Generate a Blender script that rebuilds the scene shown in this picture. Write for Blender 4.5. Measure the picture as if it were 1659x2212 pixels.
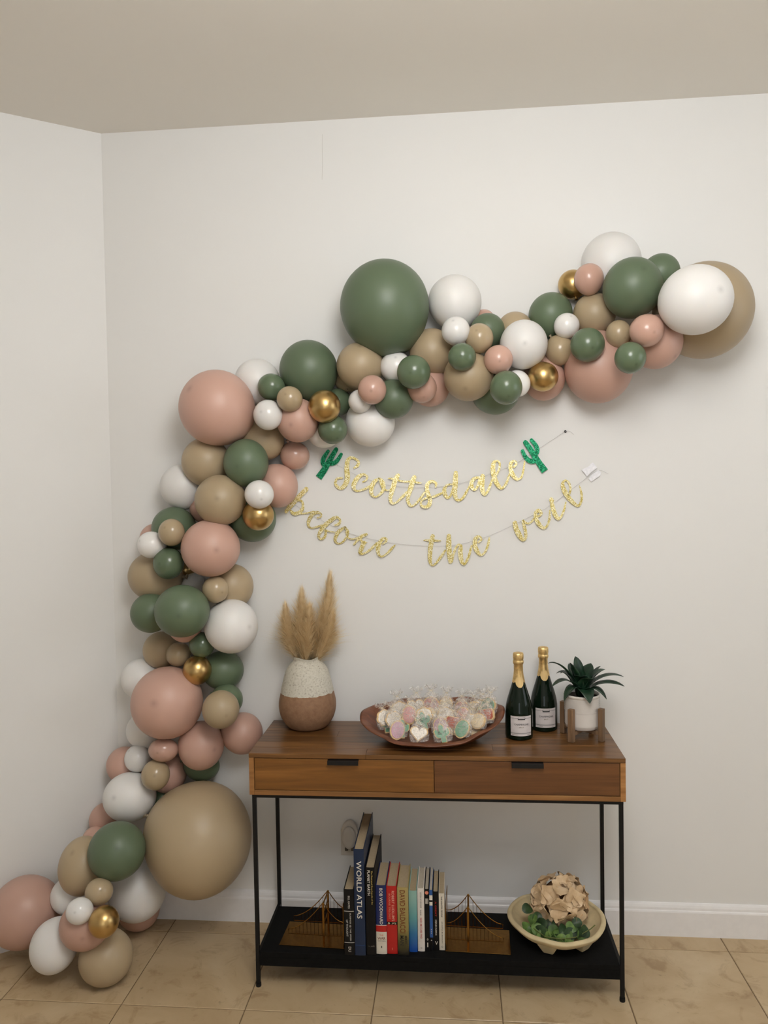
import bpy, bmesh, math, random
from mathutils import Vector, Matrix, noise
random.seed(7)
for o in list(bpy.data.objects): bpy.data.objects.remove(o)
SC = bpy.context.scene
COL = SC.collection
PI = math.pi

# ------------------------------------------------------------------ camera
cam = bpy.data.cameras.new('camera'); CAM = bpy.data.objects.new('camera', cam); COL.objects.link(CAM)
cam.sensor_fit = 'VERTICAL'; cam.sensor_height = 36.0; cam.lens = 36.0*1653.6/2212.0
_r = Vector((0.99591659, 0.08867253, -0.01695104)); _u = Vector((0.01407272, 0.03298521, 0.99935676)); _f = Vector((-0.08917463, 0.99551452, -0.03160265))
CAM.matrix_world = Matrix(((_r.x, _u.x, -_f.x, 0.0), (_r.y, _u.y, -_f.y, -2.8313), (_r.z, _u.z, -_f.z, 1.6504), (0, 0, 0, 1)))
cam.clip_start = 0.05
SC.camera = CAM

# ------------------------------------------------------------------ light and exposure
W = bpy.data.worlds.new('world'); SC.world = W; W.use_nodes = True
W.node_tree.nodes['Background'].inputs[0].default_value = (0.75, 0.85, 1.0, 1)
W.node_tree.nodes['Background'].inputs[1].default_value = 0.6
SC.view_settings.view_transform = 'Standard'; SC.view_settings.look = 'None'
SC.view_settings.exposure = -0.22; SC.view_settings.gamma = 1.0; SC.view_settings.use_curve_mapping = False

ROOM_X0, ROOM_X1, ROOM_Y0, ROOM_H = -3.6, 3.4, -4.4, 3.0057
def area_light(name, loc, direction, sx, sy, power, color):
    l = bpy.data.lights.new(name, 'AREA'); l.shape = 'RECTANGLE'; l.size = sx; l.size_y = sy; l.energy = power; l.color = color
    o = bpy.data.objects.new(name, l); COL.objects.link(o); o.location = loc
    o.rotation_euler = Vector(direction).to_track_quat('-Z', 'Y').to_euler()
    return o
# daylight entering through the two windows of the room (behind and to the right of the photographer)
area_light('window_daylight_rear', (0.2, ROOM_Y0+0.03, 1.40), (0, 1, 0.0), 0.9, 1.1, 5.5, (0.95, 0.98, 1.0))
area_light('window_daylight_side', (ROOM_X1-0.03, -1.6, 2.0), (-1, 0, 0.0), 1.6, 1.7, 15.0, (0.95, 0.98, 1.0))
# an added globe lamp, standing in for soft overhead light, is built further down

# ------------------------------------------------------------------ helpers
def link(o, parent=None):
    COL.objects.link(o)
    if parent is not None: o.parent = parent
    return o
def tag(o, label=None, cat=None, group=None, kind=None):
    if label: o['label'] = label
    if cat: o['category'] = cat
    if group: o['group'] = group
    if kind: o['kind'] = kind
    return o
def thing(name, label, cat, loc=(0, 0, 0), rz=0.0, group=None):
    o = bpy.data.objects.new(name, None); o.empty_display_size = 0.05
    link(o); o.location = loc; o.rotation_euler = (0, 0, rz)
    return tag(o, label, cat, group)
class MB:
    def __init__(s): s.v = []; s.f = []
    def add(s, v, f):
        n = len(s.v); s.v += [tuple(p) for p in v]; s.f += [tuple(i+n for i in q) for q in f]; return s
    def box(s, x0, x1, y0, y1, z0, z1, M=None):
        v = [(x0,y0,z0),(x1,y0,z0),(x1,y1,z0),(x0,y1,z0),(x0,y0,z1),(x1,y0,z1),(x1,y1,z1),(x0,y1,z1)]
        if M is not None: v = [tuple(M @ Vector(p)) for p in v]
        return s.add(v, [(0,3,2,1),(4,5,6,7),(0,1,5,4),(1,2,6,5),(2,3,7,6),(3,0,4,7)])
    def prism(s, poly, y0, y1):                     # polygon in x,z extruded along y
        n = len(poly); v = [(p[0], y0, p[1]) for p in poly]+[(p[0], y1, p[1]) for p in poly]
        f = [tuple(range(n)), tuple(range(2*n-1, n-1, -1))]+[(i, i+n, (i+1) % n+n, (i+1) % n) for i in range(n)]
        return s.add(v, f)
    def lathe(s, prof, n=32, c=(0, 0, 0), a0=0.0, a1=2*PI, wob=None):
        full = abs(a1-a0-2*PI) < 1e-6; m = n if full else n+1; v = []
        for r, z in prof:
            for i in range(m):
                a = a0+(a1-a0)*i/n; k = wob(a, z) if wob else (1.0, 0.0)
                v.append((c[0]+r*k[0]*math.cos(a), c[1]+r*k[0]*math.sin(a), c[2]+z+k[1]))
        f = []
        for j in range(len(prof)-1):
            for i in range(n):
                i2 = (i+1) % m if full else i+1
                f.append((j*m+i, j*m+i2, (j+1)*m+i2, (j+1)*m+i))
        return s.add(v, f)
    def disc(s, r, z, n=32, c=(0, 0, 0), up=True):
        v = [(c[0]+r*math.cos(2*PI*i/n), c[1]+r*math.sin(2*PI*i/n), c[2]+z) for i in range(n)]
        return s.add(v, [tuple(range(n)) if up else tuple(range(n-1, -1, -1))])
    def tube(s, pts, r, n=8, cap=True):
        P = [Vector(p) for p in pts]; v = []; prev = None
        for i, p in enumerate(P):
            t = (P[min(i+1, len(P)-1)]-P[max(i-1, 0)]).normalized()
            if prev is None:
                a = Vector((0, 0, 1)) if abs(t.z) < .9 else Vector((1, 0, 0)); prev = (a-t*a.dot(t)).normalized()
            else: prev = (prev-t*prev.dot(t)).normalized()
            b = t.cross(prev); rr = r[i] if isinstance(r, (list, tuple)) else r
            for k in range(n):
                a = 2*PI*k/n; v.append(tuple(p+(prev*math.cos(a)+b*math.sin(a))*rr))
        f = [(i*n+k, i*n+(k+1) % n, (i+1)*n+(k+1) % n, (i+1)*n+k) for i in range(len(P)-1) for k in range(n)]
        if cap: f += [tuple(range(n-1, -1, -1)), tuple((len(P)-1)*n+k for k in range(n))]
        return s.add(v, f)
    def mesh(s, name, smooth=False):
        me = bpy.data.meshes.new(name); me.from_pydata(s.v, [], s.f); me.update()
        if smooth: me.shade_smooth()
        return me
    def build(s, name, mat, parent=None, smooth=False, bevel=0.0, loc=None, fix=True):
        me = s.mesh(name)
        if fix:
            bm = bmesh.new(); bm.from_mesh(me); bmesh.ops.recalc_face_normals(bm, faces=bm.faces); bm.to_mesh(me); bm.free()
        if smooth: me.shade_smooth()
        me.materials.append(mat)
        o = bpy.data.objects.new(name, me); link(o, parent)
        if loc is not None: o.location = loc
        if bevel > 0:
            m = o.modifiers.new('bevel', 'BEVEL'); m.width = bevel; m.segments = 2; m.limit_method = 'ANGLE'
        return o
def box(name, b, mat, parent=None, bevel=0.0, M=None):
    return MB().box(*b, M=M).build(name, mat, parent, bevel=bevel)
def struct(o): o['kind'] = 'structure'; return o
def copy_part(o, parent, loc=None):
    c = o.copy(); COL.objects.link(c); c.parent = parent
    if loc is not None: c.location = loc
    return c
def catmull(P, k=6):
    out = []; n = len(P)
    for i in range(n-1):
        p0, p1, p2, p3 = P[max(i-1, 0)], P[i], P[i+1], P[min(i+2, n-1)]
        for j in range(k):
            t = j/k
            out.append(tuple(.5*((2*b)+(-a+c)*t+(2*a-5*b+4*c-d)*t*t+(-a+3*b-3*c+d)*t**3) for a, b, c, d in zip(p0, p1, p2, p3)))
    out.append(tuple(P[-1])); return out

# ------------------------------------------------------------------ materials
class NT:
    def __init__(s, name):
        s.m = bpy.data.materials.new(name); s.m.use_nodes = True; s.t = s.m.node_tree; s.b = s.t.nodes['Principled BSDF']
    def n(s, kind, **kw):
        nd = s.t.nodes.new(kind)
        for k, v in kw.items():
            if k.startswith('i_'):
                key = k[2:].replace('_', ' '); nd.inputs[key].default_value = v
            else: setattr(nd, k, v)
        return nd
    def l(s, a, b): s.t.links.new(a, b)
    def ramp(s, fac, stops):
        r = s.n('ShaderNodeValToRGB'); e = r.color_ramp.elements
        while len(e) < len(stops): e.new(0.5)
        for el, (p, c) in zip(e, stops): el.position = p; el.color = (*c, 1)
        s.l(fac, r.inputs[0]); return r.outputs[0]
    def coords(s, scale=(1, 1, 1), rnd=False, kind='Object'):
        tc = s.n('ShaderNodeTexCoord'); mp = s.n('ShaderNodeMapping'); mp.inputs['Scale'].default_value = scale
        s.l(tc.outputs[kind], mp.inputs[0])
        if rnd:
            oi = s.n('ShaderNodeObjectInfo'); mu = s.n('ShaderNodeMath', operation='MULTIPLY'); mu.inputs[1].default_value = 37.0
            s.l(oi.outputs['Random'], mu.inputs[0]); cb = s.n('ShaderNodeCombineXYZ')
            for i in range(3): s.l(mu.outputs[0], cb.inputs[i])
            s.l(cb.outputs[0], mp.inputs['Location'])
        return mp.outputs[0]
    def noise(s, vec, scale=5.0, detail=4.0, rough=.5, dist=0.0):
        nz = s.n('ShaderNodeTexNoise'); nz.inputs['Scale'].default_value = scale; nz.inputs['Detail'].default_value = detail
        nz.inputs['Roughness'].default_value = rough; nz.inputs['Distortion'].default_value = dist; s.l(vec, nz.inputs['Vector']); return nz.outputs['Fac']
    def bump(s, h, strength=.2, dist=.002):
        b = s.n('ShaderNodeBump'); b.inputs['Strength'].default_value = strength; b.inputs['Distance'].default_value = dist
        s.l(h, b.inputs['Height']); s.l(b.outputs[0], s.b.inputs['Normal'])
    def set(s, **kw):
        for k, v in kw.items():
            s.b.inputs[k.replace('_', ' ')].default_value = v
        return s
def c8(r, g, b):
    f = lambda v: (v/255/12.92) if v/255 <= .04045 else ((v/255+.055)/1.055)**2.4
    return (f(r), f(g), f(b))
def plain(name, col, rough=.5, metal=0.0, var=0.06, nscale=40.0, bump=0.0, spec=.5, coat=0.0):
    t = NT(name); v = t.coords(); nz = t.noise(v, nscale, 3)
    a = tuple(max(0, c*(1-var)) for c in col); b = tuple(min(1, c*(1+var)) for c in col)
    t.l(t.ramp(nz, [(.3, a), (.7, b)]), t.b.inputs['Base Color'])
    t.set(Roughness=rough, Metallic=metal); t.b.inputs['Specular IOR Level'].default_value = spec
    if coat: t.b.inputs['Coat Weight'].default_value = coat; t.b.inputs['Coat Roughness'].default_value = .1
    if bump: t.bump(nz, bump, .001)
    return t.m
M = {}
def mk_wall(name, col):
    t = NT(name); v = t.coords(); n1 = t.noise(v, 1.3, 3); n2 = t.noise(v, 180, 2)
    t.l(t.ramp(n1, [(.3, tuple(c*.985 for c in col)), (.7, col)]), t.b.inputs['Base Color']); t.set(Roughness=.75); t.bump(n2, .12, .0008)
    return t.m
M['wall'] = mk_wall('painted_wall', (.805, .80, .782))
M['ceiling'] = mk_wall('painted_ceiling', (.80, .765, .70))
M['trim'] = plain('painted_trim', (.85, .835, .83), .4, var=.02)
def mk_tile():
    t = NT('travertine'); v = t.coords(rnd=True)
    n1 = t.noise(v, 2.6, 6, .6, 1.2); n2 = t.noise(v, 11, 5, .65, .8); n3 = t.noise(v, 38, 4, .6)
    base = t.ramp(n1, [(.3, c8(162, 136, 100)), (.5, c8(186, 162, 126)), (.72, c8(206, 186, 154))])
    vein = t.ramp(n2, [(.34, c8(150, 122, 88)), (.47, c8(196, 172, 136)), (1, c8(206, 184, 150))])
    mx = t.n('ShaderNodeMix', data_type='RGBA'); mx.inputs[0].default_value = .45; t.l(base, mx.inputs[6]); t.l(vein, mx.inputs[7])
    pit = t.ramp(n3, [(.25, (.35, .35, .35)), (.34, (1, 1, 1))])
    m2 = t.n('ShaderNodeMix', data_type='RGBA', blend_type='MULTIPLY'); m2.inputs[0].default_value = .5; t.l(mx.outputs[2], m2.inputs[6]); t.l(pit, m2.inputs[7])
    t.l(m2.outputs[2], t.b.inputs['Base Color']); t.set(Roughness=.42); t.bump(n2, .25, .002); return t.m
M['tile'] = mk_tile()
M['grout'] = plain('grout', c8(120, 100, 74), .9, var=.15)
def mk_wood(name, dark, mid, light, rough=.38, sc=1.0, axis=0):
    t = NT(name); s = [14*sc, 14*sc, 14*sc]; s[axis] = .9*sc
    v = t.coords(tuple(s), rnd=True); n1 = t.noise(v, 1.6, 5, .6, 1.5)
    s2 = [120*sc, 120*sc, 120*sc]; s2[axis] = 4*sc
    v2 = t.coords(tuple(s2), rnd=True); n2 = t.noise(v2, 1.0, 4, .6)
    c = t.ramp(n1, [(.25, dark), (.5, mid), (.78, light)])
    g = t.ramp(n2, [(.3, (.72, .70, .68)), (.6, (1, 1, 1))])
    m = t.n('ShaderNodeMix', data_type='RGBA', blend_type='MULTIPLY'); m.inputs[0].default_value = .55; t.l(c, m.inputs[6]); t.l(g, m.inputs[7])
    oi = t.n('ShaderNodeObjectInfo'); hv = t.n('ShaderNodeHueSaturation'); mr = t.n('ShaderNodeMapRange')
    mr.inputs['To Min'].default_value = .78; mr.inputs['To Max'].default_value = 1.22; t.l(oi.outputs['Random'], mr.inputs['Value'])
    t.l(mr.outputs[0], hv.inputs['Value']); t.l(m.outputs[2], hv.inputs['Color']); t.l(hv.outputs[0], t.b.inputs['Base Color'])
    t.set(Roughness=rough); t.bump(n2, .12, .0008); return t.m
M['wood_top'] = mk_wood('walnut_top', c8(74, 47, 24), c8(110, 74, 39), c8(150, 106, 60), .3)
M['wood_side'] = mk_wood('teak_frame', c8(120, 80, 40), c8(154, 106, 58), c8(178, 130, 78), .45)
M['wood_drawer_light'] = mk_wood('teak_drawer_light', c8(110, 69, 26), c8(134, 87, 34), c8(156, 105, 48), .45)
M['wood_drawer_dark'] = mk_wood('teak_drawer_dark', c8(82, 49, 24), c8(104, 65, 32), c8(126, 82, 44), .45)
M['wood_bowl'] = mk_wood('carved_bowl_wood', c8(78, 42, 24), c8(102, 58, 35), c8(126, 78, 49), .42, 1.4)
M['wood_stand'] = mk_wood('stand_wood', c8(92, 70, 50), c8(124, 96, 70), c8(148, 118, 88), .55, 2.0, 2)
M['black_metal'] = plain('black_powder_coated_metal', (.005, .005, .0055), .5, var=.2, spec=.3)
M['shelf_black'] = plain('black_shelf', (.004, .004, .004), .75, var=.3, nscale=90, spec=.15)
def mk_balloon(name, col, rough, metal=0.0, sat=1.0):
    t = NT(name); a = t.n('ShaderNodeAttribute', attribute_name='tip')
    r = t.ramp(a.outputs['Fac'], [(0, tuple(c*.76 for c in col)), (.09, tuple(c*.92 for c in col)), (.16, col)])
    oi = t.n('ShaderNodeObjectInfo'); hv = t.n('ShaderNodeHueSaturation'); mr = t.n('ShaderNodeMapRange')
    mr.inputs['To Min'].default_value = .93; mr.inputs['To Max'].default_value = 1.06; t.l(oi.outputs['Random'], mr.inputs['Value'])
    t.l(mr.outputs[0], hv.inputs['Value']); t.l(r, hv.inputs['Color']); t.l(hv.outputs[0], t.b.inputs['Base Color'])
    t.set(Roughness=rough, Metallic=metal)
    if not metal:
        t.b.inputs['Subsurface Weight'].default_value = .12; t.b.inputs['Subsurface Radius'].default_value = (.02, .015, .01); t.b.inputs['Subsurface Scale'].default_value = 1.0
    return t.m
BCOL = {'p': c8(198, 160, 144), 't': c8(174, 155, 125), 'g': c8(95, 111, 86), 'w': c8(229, 227, 224)}
for k, v in BCOL.items():
    M['bal_'+k+'_soft'] = mk_balloon('latex_'+k+'_matte', v, .42); M['bal_'+k+'_gloss'] = mk_balloon('latex_'+k+'_glossy', v, .2)
M['bal_o_soft'] = M['bal_o_gloss'] = mk_balloon('chrome_gold_latex', c8(200, 168, 112), .3, 1.0)
def mk_glitter(name, dark, mid, light):
    t = NT(name); v = t.coords((420, 420, 420)); vo = t.n('ShaderNodeTexVoronoi'); t.l(v, vo.inputs['Vector']); vo.inputs['Scale'].default_value = 1.0
    sep = t.n('ShaderNodeSeparateColor'); t.l(vo.outputs['Color'], sep.inputs[0])
    t.l(t.ramp(sep.outputs[0], [(.12, dark), (.5, mid), (.9, light)]), t.b.inputs['Base Color'])
    t.set(Roughness=.38, Metallic=.75); t.bump(sep.outputs[1], .55, .0012); return t.m
M['gold_glitter'] = mk_glitter('gold_glitter_card', c8(188, 166, 84), c8(236, 220, 142), c8(255, 250, 220))
M['green_glitter'] = mk_glitter('green_glitter_card', c8(8, 88, 58), c8(14, 128, 84), c8(70, 190, 140))
M['thread'] = plain('white_thread', (.55, .53, .54), .7)

# world positions (metres): x, y, z, half width, half height, colour, label
BALLOONS = [
 (0.8529, -0.153, 2.227, 0.1535, 0.1594, 't', 'very large tan balloon at the right end of the garland, behind a white one'),
 (0.5578, -0.0991, 2.4154, 0.1012, 0.1004, 'w', 'white balloon at the topmost point of the garland'),
 (0.7075, -0.1619, 2.3554, 0.0629, 0.0638, 'g', 'green balloon peeking out between the big green and big white balloons, upper right'),
 (0.6802, -0.2041, 2.1182, 0.0854, 0.0885, 'p', 'medium pink balloon low at the right end, under the large white balloon'),
 (0.5097, -0.115, 2.0515, 0.1156, 0.1211, 'p', 'large pink balloon hanging lowest of the right end of the arch'),
 (0.498, -0.1101, 2.2389, 0.0725, 0.0713, 't', 'medium tan balloon just left below the large green balloon, right end'),
 (0.3526, -0.0766, 2.2485, 0.0764, 0.0772, 'g', 'medium green balloon behind a small white one, right part of the arch'),
 (0.3282, -0.0738, 2.026, 0.0736, 0.0773, 'p', 'pink balloon behind the gold balloon right of the arch middle'),
 (0.4345, -0.0497, 2.3587, 0.0509, 0.0502, 'o', 'dark gold chrome balloon near the top right, half behind a small pink one'),
 (0.4704, -0.1654, 2.3449, 0.0492, 0.0509, 'p', 'small pink balloon overlapping the topmost gold balloon'),
 (0.6007, -0.2257, 2.294, 0.0957, 0.098, 'g', 'large green balloon in the upper right cluster below the topmost white balloon'),
 (0.7598, -0.3606, 2.2161, 0.1097, 0.1065, 'w', 'large white balloon in front of the very large tan one, far right'),
 (0.3767, -0.1249, 2.1146, 0.0483, 0.0517, 't', 'small tan balloon between medium white and small green balloons, right of arch middle'),
 (0.3969, -0.1527, 2.1927, 0.0431, 0.043, 'w', 'small white balloon in front of a medium green one, right part of arch'),
 (0.4508, -0.241, 2.1099, 0.0561, 0.0559, 'g', 'small green balloon on top of the large hanging pink balloon, right end'),
 (0.5566, -0.2142, 2.1479, 0.0411, 0.0449, 't', 'small greyish tan balloon beside the small pink one, right end'),
 (0.6245, -0.3089, 2.1371, 0.053, 0.0517, 'p', 'small glossy pink balloon below the large green balloon at the right end'),
 (0.5711, -0.3164, 2.051, 0.0492, 0.0499, 'g', 'small glossy green balloon lowest of the right end, in front of two pinks'),
 (0.3123, -0.182, 2.0176, 0.0515, 0.0495, 'o', 'gold chrome balloon on the lower edge of the arch, right half'),
 (0.1214, -0.0391, 2.2455, 0.0396, 0.0387, 'p', 'sliver of a pink balloon above a green one, right of the tall white balloon'),
 (0.227, -0.0894, 2.1985, 0.0626, 0.0618, 't', 'tan balloon top showing behind the medium white balloon of the arch middle'),
 (0.1298, -0.1285, 2.1908, 0.0598, 0.0595, 'g', 'green balloon behind small tan one, left of the medium white balloon'),
 (0.0177, -0.0928, 2.3026, 0.0944, 0.093, 'w', 'white balloon standing right beside the biggest green balloon'),
 (0.1571, -0.0805, 1.9811, 0.0845, 0.0778, 'g', 'dark green balloon hanging at the bottom of the arch middle'),
 (-0.074, -0.0682, 2.0072, 0.0696, 0.0688, 'p', 'dusky pink balloon behind another pink at the bottom of the arch middle'),
 (-0.4618, -0.0653, 1.8659, 0.0672, 0.0671, 'w', 'white balloon edge showing under the gold balloon above the left cactus'),
 (-0.2898, -0.0855, 1.8836, 0.0882, 0.0843, 'w', 'medium white balloon hanging lowest above the banner word start'),
 (-0.3761, -0.0458, 2.0473, 0.0473, 0.0466, 't', 'tan balloon peeking out right below the large round green balloon'),
 (0.2243, -0.1905, 1.9955, 0.0449, 0.0449, 'w', 'small white balloon squeezed between small green and gold, arch lower edge'),
 (-0.3173, -0.1338, 2.0821, 0.0832, 0.0818, 't', 'medium tan balloon under the lower left of the biggest green balloon'),
 (-0.0662, -0.1058, 2.1291, 0.0783, 0.08, 't', 'medium brownish tan balloon under the right of the biggest green balloon'),
 (0.061, -0.176, 2.0275, 0.0852, 0.0844, 't', 'larger tan balloon in the arch middle under small green and pink ones'),
 (-0.2002, -0.1493, 1.9601, 0.0696, 0.0689, 'g', 'dark green balloon on the lower edge beside the small pink balloon, arch middle'),
 (-0.2259, -0.1535, 2.2807, 0.1548, 0.1596, 'g', 'biggest green balloon, standing on top of the arch'),
 (0.2477, -0.1883, 2.1271, 0.0802, 0.0828, 'w', 'medium white balloon in the front of the arch, right of middle'),
 (0.0978, -0.207, 2.1497, 0.0481, 0.0504, 't', 'small tan balloon between small white and medium green, arch middle'),
 (-0.1905, -0.1449, 2.0716, 0.0559, 0.0541, 'w', 'small white balloon half hidden behind a pale green one, below biggest green balloon'),
 (-0.1001, -0.1694, 1.9934, 0.052, 0.0522, 'p', 'small light pink balloon in front of a dusky pink, arch lower edge'),
 (-0.4101, -0.0575, 1.965, 0.0505, 0.0501, 'g', 'small dark green balloon half behind the gold balloon, left part of arch'),
 (-0.3155, -0.1679, 1.9531, 0.0412, 0.0415, 'w', 'small white balloon between gold and small pink, left part of arch'),
 (-0.267, -0.2228, 1.985, 0.0489, 0.0499, 'p', 'small pink balloon in front of the tan one, below biggest green balloon'),
 (0.0194, -0.2233, 2.1745, 0.0481, 0.0478, 'w', 'small white balloon at the foot of the tall white balloon'),
 (0.0383, -0.2749, 2.0779, 0.0464, 0.0457, 'g', 'small green balloon right of centre, just below the small white one'),
 (0.1597, -0.2321, 2.072, 0.0482, 0.0486, 'p', 'small glossy pink balloon at the lower left of the medium white balloon'),
 (-0.1234, -0.2505, 2.0362, 0.0566, 0.0565, 'g', 'small pale green balloon with its tip facing forward, centre of the arch'),
 (0.1817, -0.2633, 1.9741, 0.0536, 0.0559, 'g', 'small glossy olive green balloon at the lower edge, left of the right gold balloon'),
 (-0.4158, -0.1578, 1.858, 0.052, 0.051, 'g', 'small green balloon hanging right above the left cactus'),
 (-0.7012, -0.0811, 2.0436, 0.0832, 0.0831, 'w', 'white balloon behind large pink one at the upper bend'),
 (-0.9967, -0.0773, 1.6677, 0.0778, 0.0804, 'w', 'white balloon against the wall left of two tan balloons, at the bend'),
 (-0.7292, -0.0833, 1.5445, 0.0852, 0.0848, 'g', 'dark green balloon behind the gold balloon beside the banner word before'),
 (-0.6903, -0.0747, 1.8334, 0.0769, 0.0759, 't', 'tan balloon behind small white one between two pinks at the bend'),
 (-0.5399, -0.1578, 1.8935, 0.0747, 0.0779, 'p', 'medium pink balloon left of the gold balloon at the upper bend'),
 (-0.9195, -0.0729, 1.586, 0.0483, 0.0496, 'p', 'edge of a pink balloon left behind the large front tan balloon'),
 (-0.8891, -0.1151, 1.7549, 0.0868, 0.0889, 't', 'tan balloon directly under the large pink balloon at the bend'),
 (-0.6337, -0.075, 1.6632, 0.0721, 0.0795, 'p', 'medium pink balloon touching the first letter of the lower banner'),
 (-0.5077, -0.1028, 2.0772, 0.1042, 0.1062, 'g', 'large round green balloon at the upper bend, left of the biggest green one'),
 (-0.8251, -0.1757, 1.9431, 0.132, 0.1331, 'p', 'large pink balloon at the outer corner of the bend'),
 (-0.7245, -0.175, 1.7465, 0.0789, 0.0849, 'g', 'medium green balloon in the middle of the bend, right of a tan one'),
 (-0.8168, -0.1873, 1.6164, 0.0896, 0.09, 't', 'large tan balloon in front at the top of the vertical column'),
 (-0.5743, -0.0522, 1.7728, 0.0541, 0.0509, 'p', 'small peach pink balloon left of the left cactus'),
 (-0.6305, -0.1641, 2.0124, 0.0485, 0.0475, 'g', 'small glossy green balloon beside the large round green balloon'),
 (-0.6314, -0.2177, 1.909, 0.0507, 0.0525, 'w', 'small glossy white balloon right of the large pink balloon at the bend'),
 (-0.5502, -0.2369, 1.9596, 0.0441, 0.0439, 't', 'small tan balloon on the lower left of the large round green balloon'),
 (-0.4349, -0.2073, 1.9344, 0.0558, 0.057, 'o', 'gold chrome balloon at the left half of the arch, below a large green'),
 (-0.6799, -0.1929, 1.5615, 0.0546, 0.0537, 'o', 'gold chrome balloon under a small white one, left of the lower banner'),
 (-0.6626, -0.2412, 1.6349, 0.0504, 0.0494, 'w', 'small white balloon resting on a gold one, left of the lower banner'),
 (-1.1106, -0.0575, 1.4721, 0.0565, 0.0589, 'p', 'sliver of a pink balloon behind small white one, left edge of column'),
 (-1.0153, -0.1139, 1.5157, 0.08, 0.0779, 'g', 'green balloon behind a small tan one at the top left of the column'),
 (-1.0027, -0.0334, 1.3592, 0.0338, 0.0348, 'o', 'gold balloon mostly hidden under the large pink balloon of the upper column'),
 (-1.1026, -0.0912, 1.3386, 0.0953, 0.0906, 't', 'tan balloon bulging out on the left of the column, behind small green'),
 (-0.8144, -0.0788, 1.2959, 0.0787, 0.0833, 't', 'tan balloon on the right edge of the column above the medium white one'),
 (-1.0953, -0.1528, 1.2109, 0.0723, 0.0716, 'g', 'dark grey green balloon on the left edge, behind the front green balloon'),
 (-0.9721, -0.1433, 1.1652, 0.0618, 0.0632, 'p', 'pink balloon mostly hidden beneath the front green balloon of the column'),
 (-0.9711, -0.0465, 1.2977, 0.0455, 0.0466, 'w', 'small white balloon above the front green balloon of the column'),
 (-1.0947, -0.0673, 1.0574, 0.0666, 0.0683, 't', 'tan balloon on the left, just above the large lower pink balloon'),
 (-0.8571, -0.0724, 0.9828, 0.0757, 0.0724, 'g', 'green balloon right beside the gold one in the lower column'),
 (-1.1705, -0.0774, 0.9512, 0.0727, 0.0746, 'w', 'white balloon against the wall, upper left behind the large lower pink'),
 (-0.8289, -0.1272, 0.8873, 0.0578, 0.0573, 'g', 'dark green balloon edge behind the tan one, near the table'),
 (-1.1684, -0.0654, 0.753, 0.0666, 0.0671, 'w', 'white balloon against the wall, lower left behind the large lower pink'),
 (-0.9504, -0.0583, 0.6161, 0.0643, 0.0545, 'g', 'dark green balloon showing just above the giant tan balloon'),
 (-0.7885, -0.0738, 0.7478, 0.0744, 0.076, 'p', 'pink balloon pressed against the left edge of the console table top'),
 (-0.9291, -0.1275, 0.719, 0.0825, 0.0876, 'p', 'medium pink balloon below the large lower pink, left of the table'),
 (-0.8534, -0.196, 1.4477, 0.1029, 0.1013, 'p', 'large pink balloon in the upper column under the front tan one'),
 (-1.0705, -0.1929, 1.4612, 0.0505, 0.0478, 'w', 'small white balloon on the left edge of the upper column'),
 (-0.986, -0.218, 1.5063, 0.0455, 0.048, 't', 'small tan balloon in front of green at the top left of column'),
 (-1.0099, -0.1916, 1.3944, 0.054, 0.0567, 'g', 'small green balloon in front of the left bulging tan balloon'),
 (-0.8426, -0.1857, 1.2992, 0.0466, 0.0475, 't', 'small yellowish tan balloon above the medium white balloon in the column'),
 (-0.9129, -0.1403, 1.092, 0.0458, 0.0463, 'g', 'small dark green balloon below left of the medium white balloon'),
 (-0.7985, -0.1499, 1.162, 0.0948, 0.0973, 'w', 'medium white balloon on the right of the column, left of the vase'),
 (-0.9412, -0.2548, 1.2339, 0.0942, 0.091, 'g', 'large glossy green balloon at the front of the middle column'),
 (-1.0118, -0.1163, 1.0518, 0.0435, 0.0443, 't', 'small greyish tan balloon left of the gold one in the column'),
 (-1.0368, -0.1699, 0.8884, 0.1271, 0.1282, 'p', 'large pink balloon at the front of the lower column'),
 (-0.9269, -0.1564, 1.0035, 0.0512, 0.0532, 'o', 'gold chrome balloon on top of the large lower pink balloon'),
 (-0.8189, -0.2329, 0.8834, 0.0643, 0.066, 't', 'tan balloon right of the large lower pink, above the table-side pink'),
 (-1.2519, -0.0651, 0.6192, 0.0647, 0.0666, 'p', 'pink balloon on the left edge behind small and large white balloons'),
 (-1.0798, -0.0687, 0.5915, 0.0687, 0.0725, 'p', 'pink balloon behind the small tan one, above the giant tan balloon'),
 (-1.1778, -0.1134, 0.6623, 0.0474, 0.0491, 'w', 'small white balloon above the large lower white balloon'),
 (-1.0525, -0.1767, 0.7173, 0.053, 0.0415, 'p', 'small flattened glossy pink balloon under the large lower pink'),
 (-1.1037, -0.0738, 0.4961, 0.0401, 0.0391, 'g', 'very dark green balloon in the gap left of the giant tan balloon'),
 (-1.3201, -0.0877, 0.418, 0.0591, 0.0616, 'p', 'pink balloon on the left edge below the large lower white balloon'),
 (-1.5238, -0.3044, 0.1778, 0.1152, 0.12, 'p', 'large pink balloon cut by the left picture edge near the floor'),
 (-1.3556, -0.2875, 0.2337, 0.071, 0.0657, 'w', 'white balloon between the edge pink and left tan balloons near the floor'),
 (-1.3225, -0.1714, 0.3824, 0.0444, 0.0437, 'p', 'sliver of pink balloon left of the lowest large green one'),
 (-1.3002, -0.3129, 0.354, 0.0794, 0.0965, 't', 'egg-shaped tan balloon left of the lowest large green balloon'),
 (-1.1996, -0.0877, 0.0755, 0.0765, 0.0744, 'p', 'pink balloon near the floor under the right base white balloon'),
 (-1.1639, -0.1772, 0.1954, 0.1013, 0.1044, 'w', 'large white balloon at the base beside the giant tan balloon'),
 (-1.1824, -0.3992, 0.0872, 0.0879, 0.0875, 't', 'tan balloon resting on the floor tiles, lowest of all'),
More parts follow.
